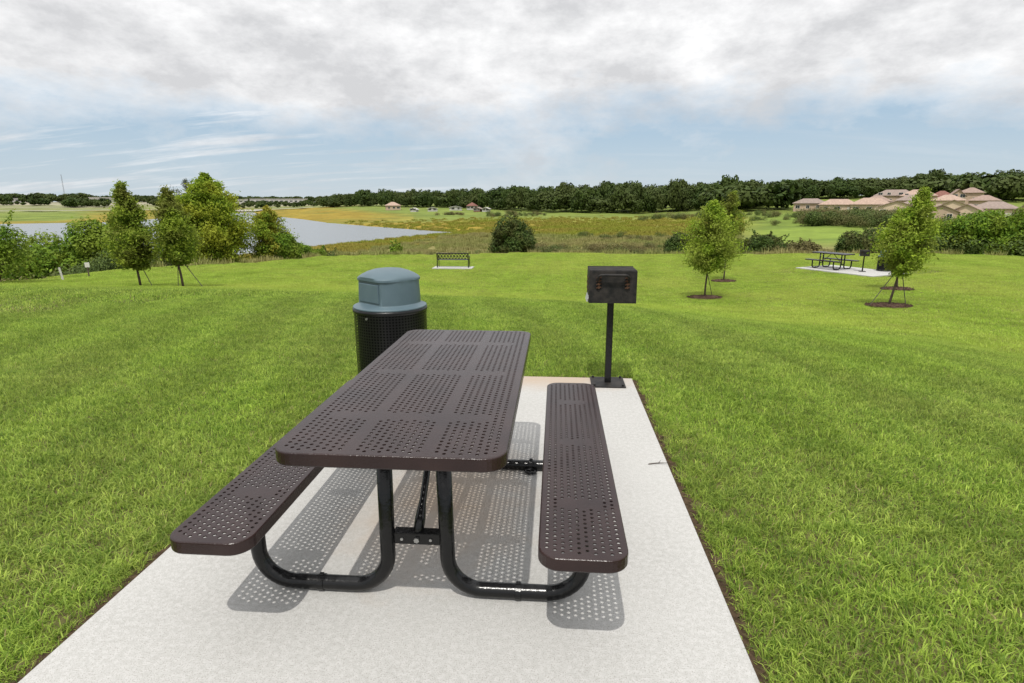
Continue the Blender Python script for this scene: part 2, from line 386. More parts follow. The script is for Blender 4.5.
# ------------------------------------------------------------------ perforated plates
PITCH = .0272; CS = .0264; HR = .0068
def rrect(x0, y0, x1, y1, r, n=7):
    o = []
    for cx, cy, a0 in ((x1 - r, y0 + r, -90), (x1 - r, y1 - r, 0), (x0 + r, y1 - r, 90), (x0 + r, y0 + r, 180)):
        for k in range(n + 1):
            a = math.radians(a0 + 90 * k / n); o.append((cx + r * math.cos(a), cy + r * math.sin(a)))
    return o
def perforated(name, w, l, rc, ncol, skipcols, gaps, ztop, drop, mat, parent, x0=0):
    """a coated plate with real punched holes and a rolled rim; spans y 0..l, centred on x0"""
    outer = rrect(-w / 2, 0, w / 2, l, rc)
    inn = rrect(-w / 2 + .006, .006, w / 2 - .006, l - .006, rc - .006)
    verts = [Vector(p) for p in inn]; loops = [list(range(len(inn)))]
    nrow = int((l - .06) / PITCH); y_s = (l - nrow * PITCH) / 2
    for c in range(ncol):
        x = (c - (ncol - 1) / 2) * CS; edge = c < 2 or c >= ncol - 2
        if c in skipcols: continue
        if skipcols and abs(x) < .125: x *= .93
        for k in range(nrow + 1):
            y = y_s + k * PITCH + (PITCH / 2 if c % 2 else 0)
            if y > l - .03 or y < .03: continue
            # keep clear of the rounded corners
            ex = abs(x) - (w / 2 - rc); ey = abs(y - l / 2) - (l / 2 - rc)
            if ex > 0 and ey > 0 and math.hypot(ex, ey) > rc - .022: continue
            if not edge and any(abs(y - g) < .034 for g in gaps): continue
            i0 = len(verts)
            for q in range(8):
                a = 2 * math.pi * (q + .5) / 8; verts.append(Vector((x + HR * math.cos(a), y + HR * math.sin(a))))
            loops.append(list(range(i0, i0 + 8)))
    vo, _, fo, *_r = delaunay_2d_cdt(verts, [], loops, 5, 1e-6)
    bm = bmesh.new()
    top = [bm.verts.new((p.x, p.y, ztop)) for p in vo]; bot = [bm.verts.new((p.x, p.y, ztop - .0045)) for p in vo]
    cnt = {}
    for f in fo:
        f = list(f)
        try: bm.faces.new([top[i] for i in f])
        except ValueError: continue
        bm.faces.new([bot[i] for i in f][::-1])
        for a, b in zip(f, f[1:] + f[:1]): cnt[(a, b)] = cnt.get((a, b), 0) + 1
    for (a, b) in list(cnt):
        if (b, a) not in cnt:
            bm.faces.new((top[b], top[a], bot[a], bot[b]))
    # rolled rim
    prof = [(.006, ztop), (.003, ztop - .0006), (.0008, ztop - .0025), (0, ztop - .006), (0, ztop - drop + .004), (.002, ztop - drop), (.006, ztop - drop), (.007, ztop - drop + .003), (.007, ztop - .0055)]
    rings = []
    for ins, z in prof:
        rings.append([bm.verts.new((x, y, z)) for x, y in rrect(-w / 2 + ins, ins, w / 2 - ins, l - ins, rc - ins)])
    for a, b in zip(rings, rings[1:]):
        n = len(a)
        for k in range(n): bm.faces.new((a[k], a[(k + 1) % n], b[(k + 1) % n], b[k]))
    bmesh.ops.remove_doubles(bm, verts=[v for r_ in rings[:1] for v in r_] + top, dist=1e-5)
    if x0:
        for v in bm.verts: v.co.x += x0
    me = bpy.data.meshes.new(name); bmesh.ops.recalc_face_normals(bm, faces=bm.faces); bm.to_mesh(me); bm.free()
    return link(name, me, mat, parent)
TL = 1.83; FY = (.35, 1.48); TH = .76; BH = .432
def make_table(label, detail=True):
    t = thing('picnic_table', (0, 0, 0), 0, label, 'picnic table')
    gaps = (.35, .915, 1.48)
    perforated('tabletop', .764, TL, .075, 27, {8, 18}, gaps, TH, .046, M['brown'], t)
    for s in (-1, 1):
        st_ = perforated('seat', .295, TL + .012, .072, 10, set(), gaps, BH, .046, M['brown'], t, x0=s * .632); st_.location.y = -.014
    for fy in FY:
        for s in (-1, 1):
            bm = bmesh.new()
            path = arc_path([(s * .112, fy, TH - .012), (s * .122, fy, .031), (s * .655, fy, .031), (s * .655, fy, BH - .012)], .14, 8)
            tube(bm, path, .030, 18)
            lg = from_bm('leg_frame', bm, M['black'], t, True)
            bm = bmesh.new(); bx(bm, (s * .640, fy, BH - .0095), (.24, .05, .006)); bx(bm, (s * .640, fy, BH - .018), (.20, .006, .018))
            from_bm('seat_bracket', bm, M['black'], lg)
            # clamp holding the frame to the slab
            cx = s * .40; bm = bmesh.new()
            tube(bm, [(cx + q, fy, .031) for q in (-.012, -.011, .011, .012)], [.031, .0335, .0335, .031], 18, False)
            bx(bm, (cx, fy, .067), (.018, .014, .010), None, .002)
            if fy > 1 and s > 0:
                ring = [(cx + .028 * math.cos(a_), fy - .052 + .014 * math.sin(a_), .016 + .004 * math.sin(a_)) for a_ in [2 * math.pi * k_ / 20 for k_ in range(21)]]
                tube(bm, ring, .008, 8, False); bx(bm, (cx, fy - .034, .022), (.02, .02, .02), None, .003)
            from_bm('floor_clamp', bm, M['black'], lg)
        bm = bmesh.new(); bx(bm, (0, fy, TH - .0115), (.66, .05, .006)); bx(bm, (0, fy, TH - .021), (.62, .006, .018))
        from_bm('top_support', bm, M['black'], t)
        bm = bmesh.new(); bx(bm, (0, fy, .245), (.190, .006, .044)); bx(bm, (0, fy + .02, .267), (.190, .044, .005))
        cb = from_bm('crossbar', bm, M['black'], t)
        bm = bmesh.new()
        tube(bm, [(0, fy - .003, .245), (0, fy - .014, .245)], .011, 6)
        from_bm('bolt', bm, M['bolt'], cb)
        for q in (-.06, .055):
            bm = bmesh.new(); tube(bm, [(q, fy - .003, .245), (q, fy - .008, .245)], .006, 8); from_bm('bolt', bm, M['bolt'], cb)
        sg = 1 if fy < .9 else -1
        bm = bmesh.new(); a = Vector((0, fy + sg * .012, .25)); b = Vector((0, .915 - sg * .03, TH - .03))
        tube(bm, [a, a + (b - a) * .10, a + (b - a) * .2, b], [.020, .022, .0145, .0145], 12)
        from_bm('diagonal_brace', bm, M['black'], t, True)
    bm = bmesh.new(); bx(bm, (0, .915, TH - .0115), (.66, .06, .006)); bx(bm, (0, .915, TH - .03), (.06, .09, .03), bev=.003)
    from_bm('top_support', bm, M['black'], t)
    return t
# ------------------------------------------------------------------ trash receptacle
def make_can(label):
    t = thing('trash_can', (0, 0, 0), 0, label, 'trash can')
    R0, H0, nu, nv = .300, .69, 74, 26
    bm = bmesh.new(); cache = {}
    def P3(th, z, key):
        if key not in cache: cache[key] = bm.verts.new((R0 * math.cos(th), R0 * math.sin(th), z))
        return cache[key]
    z0 = .05; dz = (H0 - .08) / nv; dt = 2 * math.pi / nu
    for j in range(nv):
        for i in range(nu):
            sq = []
            for k, (a, b) in enumerate(((0, 0), (.5, 0), (1, 0), (1, .5), (1, 1), (.5, 1), (0, 1), (0, .5))):
                ii = (i + a) % nu; sq.append(P3(ii * dt, z0 + (j + b) * dz, (round(ii * 2) % (2 * nu), round((j + b) * 2))))
            ho = []
            for k in range(8):
                an = math.radians(-135 + 45 * k); th = (i + .5 + .33 * math.cos(an)) * dt; z = z0 + (j + .5 + .33 * math.sin(an)) * dz
                ho.append(bm.verts.new((R0 * math.cos(th), R0 * math.sin(th), z)))
            for k in range(8): bm.faces.new((sq[k], sq[(k + 1) % 8], ho[(k + 1) % 8], ho[k]))
    from_bm('body', bm, M['canblack'], t)
    def lathe(prof, seg=64, cap=False):
        b = bmesh.new(); rr = [[b.verts.new((r * math.cos(2 * math.pi * k / seg), r * math.sin(2 * math.pi * k / seg), z)) for k in range(seg)] for r, z in prof]
        for a, c in zip(rr, rr[1:]):
            for k in range(seg): b.faces.new((a[k], a[(k + 1) % seg], c[(k + 1) % seg], c[k]))
        if cap: b.faces.new(rr[0][::-1]); b.faces.new(rr[-1])
        return b
    from_bm('liner', lathe([(.27, .06), (.275, .66)], cap=True), M['liner'], t, False)
    from_bm('rim', lathe([(.296, .652), (.306, .655), (.309, .668), (.306, .684), (.298, .688), (.285, .684)]), M['canblack'], t, True)
    from_bm('bottom_rim', lathe([(.296, .015), (.306, .018), (.306, .052), (.296, .056)]), M['canblack'], t, True)
    for k in range(4):
        bm = bmesh.new(); a = k * math.pi / 2 + .8; tube(bm, [(.25 * math.cos(a), .25 * math.sin(a), 0), (.25 * math.cos(a), .25 * math.sin(a), .06)], .018, 10)
        from_bm('foot', bm, M['canblack'], t)
    bm = bmesh.new(); a = math.radians(-112); tube(bm, [(.299 * math.cos(a), .299 * math.sin(a), .628), (.310 * math.cos(a), .310 * math.sin(a), .628)], .009, 8); from_bm('bolt', bm, M['bolt'], t)
    # lid: collar ring and squarish dome with a recessed push door on one side under a visor
    seg = 120; nd = Vector((math.cos(math.radians(232)), math.sin(math.radians(232)), 0))
    def dome(prof, exp_):
        b = bmesh.new(); rings = []
        for (r, z, e, cut) in prof:
            ring = []
            for k in range(seg):
                th = 2 * math.pi * k / seg; q = th - math.radians(232)
                c, s_ = abs(math.cos(q)), abs(math.sin(q))
                rad = r * (c ** e + s_ ** e) ** (-1 / e) * (1 if e == 2 else .965)
                p = Vector((rad * math.cos(th), rad * math.sin(th), z))
                if cut and p.dot(nd) > cut: p -= nd * (p.dot(nd) - cut)
                ring.append(b.verts.new(p))
            rings.append(ring)
        for a_, c_ in zip(rings, rings[1:]):
            for k in range(seg): b.faces.new((a_[k], a_[(k + 1) % seg], c_[(k + 1) % seg], c_[k]))
        b.faces.new(rings[-1]); return b
    pr = [(.296, .684, 2, 0), (.303, .690, 2, 0), (.302, .700, 2, 0), (.294, .706, 2.1, 0), (.262, .712, 2.5, .24), (.248, .724, 2.45, .200), (.244, .80, 2.5, .198), (.240, .885, 2.5, .196), (.2395, .912, 2.5, .195),
          (.240, .915, 2.9, .214), (.239, .932, 2.9, .216), (.232, .945, 2.6, .218), (.210, .962, 2.4, .210), (.17, .982, 2.3, 0), (.12, .998, 2.1, 0), (.06, 1.005, 2, 0), (.005, 1.007, 2, 0)]
    lid = from_bm('lid', dome(pr, 2.6), M['lid'], t, False)
    md = lid.modifiers.new('edge', 'BEVEL'); md.width = .002; md.limit_method = 'ANGLE'; md.angle_limit = .6
    lid.data.polygons.foreach_set('use_smooth', [abs(p.normal.z) < 2 for p in lid.data.polygons])
    try: lid.data.set_sharp_from_angle(angle=math.radians(40))
    except Exception: pass
    sd = Vector((-nd.y, nd.x, 0)); bm = bmesh.new()
    c = nd * .2015; ang = math.radians(232)
    bx(bm, (c.x, c.y, .817), (.012, .27, .15), (0, 0, ang), .004)
    from_bm('push_door', bm, M['lid'], t)
    return t
# ------------------------------------------------------------------ pedestal grill
def make_grill(label):
    t = thing('park_grill', (0, 0, 0), 0, label, 'barbecue grill')
    bm = bmesh.new(); bx(bm, (0, 0, .006), (.29, .29, .010), None, .002)
    bp = from_bm('base_plate', bm, M['grill'], t)
    for a in (-.12, .12):
        for b in (-.12, .12):
            bm = bmesh.new(); tube(bm, [(a, b, .010), (a, b, .026)], .010, 6); from_bm('anchor_bolt', bm, M['grill'], bp)
    bm = bmesh.new(); bx(bm, (0, 0, .37), (.054, .054, .72), None, .004)
    from_bm('post', bm, M['black'], t)
    # firebox: open topped steel box, its floor on the post, a panel facing the table
    bm = bmesh.new(); w, d, z0, z1, k = .385, .30, .728, .992, .008
    bx(bm, (0, 0, z0 + k / 2), (w, d, k)); bx(bm, (0, -d / 2 + k / 2, (z0 + z1) / 2 + k / 2), (w, k, z1 - z0 - k), None, .002); bx(bm, (0, d / 2 - k / 2, (z0 + z1) / 2 + k / 2 + .004), (w, k, z1 - z0 - k + .008), None, .002)
    for s in (-1, 1): bx(bm, (s * (w / 2 - k / 2), 0, (z0 + z1) / 2 + k / 2 - .002), (k, d - 2 * k - .002, z1 - z0 - k), None, .002)
    from_bm('firebox', bm, M['grill'], t)
    bm = bmesh.new(); bmesh.ops.create_grid(bm, x_segments=26, y_segments=20, size=.5)
    for v in bm.verts:
        v.co = Vector((v.co.x * (w - .02), v.co.y * (d - .02), z1 - .012 + random.uniform(-.012, .010)))
    from_bm('charred_top', bm, M['ash'], t)
    bm = bmesh.new()
    for i in range(13):
        y = -.13 + i * .0217; tube(bm, [(-.19, y, z1 + .001), (.19, y, z1 + .001)], .004, 6)
    from_bm('grate', bm, M['grill'], t)
    bm = bmesh.new()
    tube(bm, arc_path([(-.125, -d / 2 - .004, z1 - .085), (-.118, -d / 2 - .045, z1 - .030), (.118, -d / 2 - .045, z1 - .030), (.125, -d / 2 - .004, z1 - .085)], .03, 5), .010, 10)
    from_bm('handle', bm, M['grill'], t, True)
    for s in (-1, 1):
        bm = bmesh.new()
        for q in range(4):
            tube(bm, [(s * .115, -d / 2 + .002, z1 - .052 - q * .027), (s * .115, -d / 2 - .016, z1 - .052 - q * .027)], .011, 8)
            tube(bm, [(s * .115 - .02, -d / 2 - .009, z1 - .058 - q * .027), (s * .115 + .02, -d / 2 - .009, z1 - .05 - q * .027)], .005, 6)
        from_bm('hinge_coil', bm, M['rust'], t)
        bm = bmesh.new(); bx(bm, (s * .085, -d / 2 - .0035, z0 + .10), (.006, .004, .18)); from_bm('door_rib', bm, M['grill'], t)
    bm = bmesh.new(); bx(bm, (-w / 2 - .006, -.02, z0 + .03), (.010, .20, .05), (0, .25, 0), .002); from_bm('side_flange', bm, M['foil'], t)
    bm = bmesh.new()
    for q in range(3): bx(bm, (-w / 2 - .003, .02, z0 + .10 + q * .045), (.004, .18, .018))
    from_bm('side_vent', bm, M['rust'], t)
    return t
def make_bench(label):
    t = thing('park_bench', (0, 0, 0), 0, label, 'bench')
    W = 1.80
    bm = bmesh.new()
    for i in range(7): bx(bm, (0, .05 + i * .062, .44), (W - .06, .042, .010), None, .002)
    from_bm('seat', bm, M['black'], t)
    bm = bmesh.new()
    tube(bm, [(-W / 2, -.10, .83), (W / 2, -.10, .83)], .030, 8); tube(bm, [(-W / 2, -.02, .50), (W / 2, -.02, .50)], .026, 8); tube(bm, [(-W / 2, -.06, .665), (W / 2, -.06, .665)], .014, 8)
    n = 10
    for i in range(n):
        a = -W / 2 + i * W / n; b = a + W / n
        tube(bm, [(a, -.02, .51), (b, -.10, .82)], .019, 6); tube(bm, [(b, -.02, .51), (a, -.10, .82)], .019, 6)
    from_bm('backrest', bm, M['black'], t)
    for s in (-1, 1):
        bm = bmesh.new(); x = s * W / 2
        tube(bm, [(x, -.105, .84), (x, -.02, .46), (x, -.06, .0)], .030, 8); tube(bm, [(x, .45, .62), (x, .45, .0)], .022, 8); tube(bm, [(x, -.03, .44), (x, .46, .44)], .018, 8)
        from_bm('leg', bm, M['black'], t)
        bm = bmesh.new(); tube(bm, [(x, -.06, .64), (x, .47, .64)], .022, 8); from_bm('armrest', bm, M['black'], t)
    return t
# ------------------------------------------------------------------ ground sheet
PADS = []   # oriented rectangles kept clear of turf: (cx, cy, rz, hx, hy)
def in_pad(x, y, m=0):
    for cx, cy, rz, hx, hy in PADS:
        dx, dy = x - cx, y - cy; c, s = math.cos(rz), math.sin(rz)
        u, v = dx * c + dy * s, -dx * s + dy * c
        if abs(u) < hx + m and abs(v) < hy + m: return True
    return False
def pad_dist(x, y):
    best = 9
    for cx, cy, rz, hx, hy in PADS:
        dx, dy = x - cx, y - cy; c, s = math.cos(rz), math.sin(rz)
        u, v = abs(dx * c + dy * s) - hx, abs(-dx * s + dy * c) - hy
        best = min(best, math.hypot(max(u, 0), max(v, 0)))
    return best
PADS.append((0, .175, 0, 1.22, 3.175))
BX, BY = -5.16, 29.82
DT = (14.0, 27.78); DRZ = math.radians(-60)
PADS.append((BX, BY + .1, 0, 1.10, .50))
dcx, dcy = DT[0] + .40 * math.cos(DRZ), DT[1] + .40 * math.sin(DRZ)
PADS.append((14.60, 27.10, DRZ, 1.95, 1.35))
zt = ground_z(*DT)
FLATS.append((*PADS[2], zt)); zb = ground_z(BX, BY); FLATS.append((*PADS[1], zb))
MULCH = [(5.6, 18.26, .56), (7.9, 24.28, .5), (9.82, 15.00, .56), (12.52, 19.46, .5)]
def cover(x, y, d, az, q):
    """bare base colour of the wild land by place"""
    n = math.sin(x * .031 + math.sin(y * .017) * 2) * math.sin(y * .023 + x * .011)
    golden = (.25, .185, .030); green = (.155, .195, .042); pale = (.20, .21, .085); rough = (.20, .18, .07); olive = (.24, .23, .045)
    def mx(a, b, k): return tuple(p + (r - p) * k for p, r in zip(a, b))
    c = mx(rough, olive, sstep(118, 165, d + 12 * n))
    if az > 15: c = mx(c, (.165, .225, .038), sstep(15, 20, az) * sstep(85, 125, d))
    c = mx(c, green, sstep(215, 300, d + 25 * n) if az > -14 else sstep(290, 400, d + 25 * n))
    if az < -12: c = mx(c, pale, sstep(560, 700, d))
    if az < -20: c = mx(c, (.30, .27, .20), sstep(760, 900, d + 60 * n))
    if q < 300:
        w = 12 + .085 * d if d > 130 else 9
        w2 = w * (1 + .45 * n)
        c = mx(c, golden, (1 - sstep(w2 * .6, w2 * 1.5, q)))
    if az > -6 and 150 < d < 230 and az < 8: c = mx(c, (.27, .23, .04), .6 * (1 - abs(d - 190) / 40))
    return c
def build_ground():
    azs = [-60 + i * .22 for i in range(int(112 / .22))]
    azs += [52 + i * 4 for i in range(62)]; azs = sorted(set(round(a, 3) for a in azs if a < 299.9))
    ds = [.0]
    d = .5
    while d < 9000:
        ds.append(d); d += max(.25, d * .0135) if d < 1500 else d * .08
    nA = len(azs); V = []; C_ = []; LW = []; SO = []
    V.append((CAMX, CAMY, ground_z(CAMX, CAMY) - .03)); C_.append((.1, .1, .05)); LW.append(1); SO.append(0)
    for d in ds[1:]:
        for a in azs:
            an = math.radians(a); x = CAMX + d * math.sin(an); y = CAMY + d * math.cos(an)
            aa = a if a <= 180 else a - 360
            z = ground_z(x, y); e = smooth_tab(EDGE, aa)
            lw = 1 - sstep(e - .2, e + .6, d)
            if d < 60: z -= .03
            pdst = pad_dist(x, y) if d < 40 else 9
            if d > 60:
                z += (.12 + .0004 * d) * math.sin(x * .21 + math.sin(y * .13)) * math.sin(y * .17)
            V.append((x, y, z)); LW.append(lw); SO.append(1 - sstep(.02, .14, pdst))
            C_.append((.1, .1, .05) if lw > .99 else cover(x, y, d, aa, lake_d(x, y) if 60 < d < 1200 else 999))
    F = []; nR = len(ds) - 1
    me = bpy.data.meshes.new('ground')
    idx = lambda r, k: 1 + r * nA + (k % nA)
    faces = [(0, idx(0, k + 1), idx(0, k)) for k in range(nA)]
    for r in range(nR - 1):
        for k in range(nA): faces.append((idx(r, k), idx(r, k + 1), idx(r + 1, k + 1), idx(r + 1, k)))
    me.from_pydata(V, [], faces)
    ca = me.color_attributes.new('cover', 'FLOAT_COLOR', 'POINT'); ca.data.foreach_set('color', np.c_[np.array(C_), np.ones(len(C_))].astype(np.float32).ravel())
    a = me.attributes.new('lawn', 'FLOAT', 'POINT'); a.data.foreach_set('value', np.array(LW, dtype=np.float32))
    a = me.attributes.new('soil', 'FLOAT', 'POINT'); a.data.foreach_set('value', np.array(SO, dtype=np.float32))
    o = link('ground', me, M['ground'], smooth=True); tag(o, kind='structure')
build_ground()
bm = bmesh.new(); bm.faces.new([bm.verts.new((x, y, -8.0)) for x, y in LAKE]); bmesh.ops.triangulate(bm, faces=bm.faces)
tag(from_bm('lake', bm, M['water']), kind='structure')
def slab(cx, cy, rz, hx, hy, z, name='concrete_pad'):
    bm = bmesh.new(); bx(bm, (0, 0, -.075), (2 * hx, 2 * hy, .15), None, .008)
    o = from_bm(name, bm, M['concrete']); o.location = (cx, cy, z); o.rotation_euler = (0, 0, rz)
    return tag(o, kind='structure')
slab(*PADS[0], 0)
slab(*PADS[1], zb + .03)
zt += .03
slab(*PADS[2], zt)
# soil edge strip hugging the near slab, ragged
bm = bmesh.new()
def strip(x0, y0, x1, y1, n, side):
    prev = None
    for i in range(n + 1):
        k = i / n; x = x0 + (x1 - x0) * k; y = y0 + (y1 - y0) * k; w = .030 + .022 * math.sin(i * 1.7) * math.sin(i * .61) + random.uniform(0, .02)
        a = bm.verts.new((x, y, -.016)); b = bm.verts.new((x + side[0] * w, y + side[1] * w, -.022 + random.uniform(-.005, .008)))
        if prev: bm.faces.new((prev[0], a, b, prev[1]))
        prev = (a, b)
strip(1.2205, -3, 1.2205, 3.35, 260, (1, 0)); strip(-1.2205, -3, -1.2205, 3.35, 260, (-1, 0)); strip(-1.22, 3.3505, 1.22, 3.3505, 110, (0, 1))
tag(from_bm('bare_soil', bm, simple('soil', (.05, .034, .02), (.11, .075, .045), 40, .95, .1, bstr=1, bdist=.01, obj=False)), kind='structure')
# ------------------------------------------------------------------ grass
def blades(name, n, rad, h, w, lean, square=False):
    if square: bxy = rng.uniform(-rad, rad, (n, 2))
    else:
        rr = rad * np.sqrt(rng.uniform(0, 1, n)); aa = rng.uniform(0, 2 * np.pi, n); bxy = np.c_[rr * np.cos(aa), rr * np.sin(aa)]
    base = np.c_[bxy, np.full(n, -.02)]
    H = h * rng.uniform(.45, 1.25, n); W = w * rng.uniform(.6, 1.2, n); az = rng.uniform(0, 2 * np.pi, n); ln = lean * rng.uniform(.1, 1.3, n)
    dr = np.c_[np.cos(az), np.sin(az), np.zeros(n)]; fa = rng.uniform(0, 2 * np.pi, n); sd = np.c_[np.cos(fa), np.sin(fa), np.zeros(n)]
    z = np.array([0, 0, 1.])
    mid = base + dr * (H * ln * .35)[:, None] + z * (H * .62)[:, None]
    tip = base + dr * (H * ln)[:, None] + z * (H * (1 - .28 * ln))[:, None]
    V = np.empty((n, 5, 3)); V[:, 0] = base - sd * W[:, None] / 2; V[:, 1] = base + sd * W[:, None] / 2
    V[:, 2] = mid + sd * W[:, None] * .45; V[:, 3] = mid - sd * W[:, None] * .45; V[:, 4] = tip
    o = np.arange(n)[:, None] * 5
    f1 = (o + np.array([0, 1, 2])).reshape(-1); f1b = (o + np.array([0, 2, 3])).reshape(-1); f2 = (o + np.array([3, 2, 4])).reshape(-1)
    me = np_mesh(name, V.reshape(-1, 3), np.concatenate([f1, f1b, f2]), 3, np.repeat(rng.beta(1.7, 1.7, n), 5))
    me.materials.append(M['grass']); return bpy.data.objects.new(name, me)
def instance_stuff(name, sources, pts, rot, scl, pick, mat=None):
    """one 'stuff' object: source meshes instanced on points"""
    me = bpy.data.meshes.new(name); me.vertices.add(len(pts)); me.vertices.foreach_set('co', np.asarray(pts, dtype=np.float32).ravel())
    for nm, ty, dat in (('rot', 'FLOAT_VECTOR', rot), ('scl', 'FLOAT_VECTOR', scl)):
        a = me.attributes.new(nm, ty, 'POINT'); a.data.foreach_set('vector', np.asarray(dat, dtype=np.float32).ravel())
    a = me.attributes.new('pick', 'INT', 'POINT'); a.data.foreach_set('value', np.asarray(pick, dtype=np.int32))
    ob = bpy.data.objects.new(name, me); COL.objects.link(ob)
    sc = bpy.data.collections.new(name + '_source')
    for i, s_ in enumerate(sources): s_.name = '%s_piece_%02d' % (name, i); sc.objects.link(s_)
    ng = bpy.data.node_groups.new(name + '_scatter', 'GeometryNodeTree')
    ng.interface.new_socket('Geometry', in_out='INPUT', socket_type='NodeSocketGeometry'); ng.interface.new_socket('Geometry', in_out='OUTPUT', socket_type='NodeSocketGeometry')
    gi = ng.nodes.new('NodeGroupInput'); go = ng.nodes.new('NodeGroupOutput'); ip = ng.nodes.new('GeometryNodeInstanceOnPoints')
    ci = ng.nodes.new('GeometryNodeCollectionInfo'); ci.inputs['Collection'].default_value = sc; ci.inputs['Separate Children'].default_value = True; ci.inputs['Reset Children'].default_value = True
    def att(nm, ty):
        n = ng.nodes.new('GeometryNodeInputNamedAttribute'); n.data_type = ty; n.inputs['Name'].default_value = nm
        return next(o_ for o_ in n.outputs if o_.enabled and o_.name == 'Attribute')
    ng.links.new(gi.outputs[0], ip.inputs['Points']); ng.links.new(ci.outputs[0], ip.inputs['Instance']); ip.inputs['Pick Instance'].default_value = True
    ng.links.new(att('pick', 'INT'), ip.inputs['Instance Index']); ng.links.new(att('rot', 'FLOAT_VECTOR'), ip.inputs['Rotation']); ng.links.new(att('scl', 'FLOAT_VECTOR'), ip.inputs['Scale'])
    ng.links.new(ip.outputs[0], go.inputs[0])
    ob.modifiers.new('scatter', 'NODES').node_group = ng
    return tag(ob, kind='stuff')
def slope_rot(x, y, spin):
    e = .4; gx = (ground_z(x + e, y) - ground_z(x - e, y)) / (2 * e); gy = (ground_z(x, y + e) - ground_z(x, y - e)) / (2 * e)
    n = Vector((-gx, -gy, 1)).normalized(); q = Vector((0, 0, 1)).rotation_difference(n) @ Euler((0, 0, spin)).to_quaternion()
    return tuple(q.to_euler())
def in_view(x, y, margin=6, behind=1.2):
    dx, dy = x - CAMX, y - CAMY; d = math.hypot(dx, dy); az = math.degrees(math.atan2(dx, dy))
    return d < behind + 1.2 or (-47 - margin - 60 / max(d, 1)) < az < (38 + margin + 60 / max(d, 1))
def build_grass():
    src = [blades('tuft', 30, .050, .058, .0052, 1.05) for _ in range(6)]
    src += [blades('patch', 3300, .27, .056, .0052, 1.05, True) for _ in range(5)]
    src += [blades('patchfar', 1700, .55, .062, .011, .9, True) for _ in range(4)]
    P_, R_, Sx, K = [], [], [], []
    def put(x, y, k, s, sz=None):
        P_.append((x, y, ground_z(x, y) - .022)); R_.append(slope_rot(x, y, random.uniform(0, 6.28) if k < 6 else math.pi / 2 * random.randrange(4))); Sx.append((s, s, sz or s)); K.append(k)
    mul = lambda x, y, m: any(math.hypot(x - a, y - b) < r + m for a, b, r in MULCH)
    # cells
    c = .5
    for i in range(-26, 26):
        for j in range(-5, 24):
            x, y = (i + .5) * c, (j + .5) * c
            d = math.hypot(x - CAMX, y - CAMY)
            if d > 11 or not in_view(x, y): continue
            near_pad = in_pad(x, y, .40)
            if near_pad:
                for _ in range(170 if d < 6 else 120):
                    u, v = x + random.uniform(-.25, .25), y + random.uniform(-.25, .25)
                    if in_pad(u, v, .045): continue
                    put(u, v, random.randrange(6), random.uniform(.75, 1.1) * (.8 if in_pad(u, v, .09) else 1))
            else:
                put(x, y, 6 + random.randrange(5), random.uniform(.98, 1.05), random.uniform(.85, 1.1))
    c = 1.0
    for i in range(-48, 48):
        for j in range(-6, 50):
            x, y = (i + .5) * c, (j + .5) * c
            d = math.hypot(x - CAMX, y - CAMY); az = math.degrees(math.atan2(x - CAMX, y - CAMY))
            if d > smooth_tab(EDGE, az) + .3 or not in_view(x, y): continue
            corners_near = math.hypot(x - CAMX, y - CAMY) <= 11.0
            if corners_near:
                # quarter cells already covered by fine patches; fill the gaps of the ring
                for a in (-.25, .25):
                    for b in (-.25, .25):
                        if math.hypot(x + a - CAMX, y + b - CAMY) > 11 : put(x + a, y + b, 6 + random.randrange(5), 1.0)
                continue
            if in_pad(x, y, .75) or mul(x, y, .75):
                for _ in range(170):
                    u, v = x + random.uniform(-.5, .5), y + random.uniform(-.5, .5)
                    if in_pad(u, v, .03) or mul(u, v, random.uniform(-.12, .04)): continue
                    put(u, v, random.randrange(6), 1.15)
            else: put(x, y, 11 + random.randrange(4), random.uniform(.98, 1.05), random.uniform(.8, 1.15))
    # fine patches beyond 11 m whose coarse cell centre is inside
    instance_stuff('grass', src, P_, R_, Sx, K)
build_grass()
# ------------------------------------------------------------------ near things
tb = make_table('near dark brown perforated metal picnic table with two attached benches on black tube legs')
g0 = make_grill('black pedestal grill on a square post at the far corner of the near slab')
g0.location = (.99, 3.20, 0.0); g0.rotation_euler = (0, 0, 0)
cn = make_can('round black perforated trash can with blue grey dome lid behind the near picnic table')
cn.location = (-.857, 3.04, 0)
bm = bmesh.new(); tube(bm, [(0, 0, .004), (.05, .012, .006), (.10, .01, .01), (.13, .02, .006)], [.003, .003, .002, .001], 6); tube(bm, [(.06, .012, .006), (.08, .045, .01)], [.002, .001], 5)
tw = from_bm('twig', bm, M['twig']); tw.location = (1.10, 1.60, 0); tag(tw, 'small dark twig lying on the right edge of the near slab', 'twig')
# distant set
t2 = copy_tree(tb); t2.rotation_euler = (0, 0, DRZ - math.pi / 2)
ax = Vector((math.cos(DRZ), math.sin(DRZ), 0)); t2.location = Vector((DT[0], DT[1], zt)) - ax * .915
t2['label'] = 'small far picnic table on its own slab, on the right side of the lawn'
g2 = copy_tree(g0); g2.location = (14.72, 26.62, zt); g2.rotation_euler = (0, 0, math.radians(-20)); g2['label'] = 'small far pedestal grill beside the far picnic table'
g2.location.x, g2.location.y = 14.84, 26.50
c2 = copy_tree(cn); c2['label'] = 'far trash can beyond the far grill, half hidden by the staked tree'
c2.location = (15.98, 26.85, zt)
for a, g in ((tb, 'picnic tables'), (t2, 'picnic tables'), (g0, 'pedestal grills'), (g2, 'pedestal grills'), (cn, 'trash cans'), (c2, 'trash cans')): a['group'] = g
bn = make_bench('black metal bench with criss-cross back on a white slab overlooking the lake')
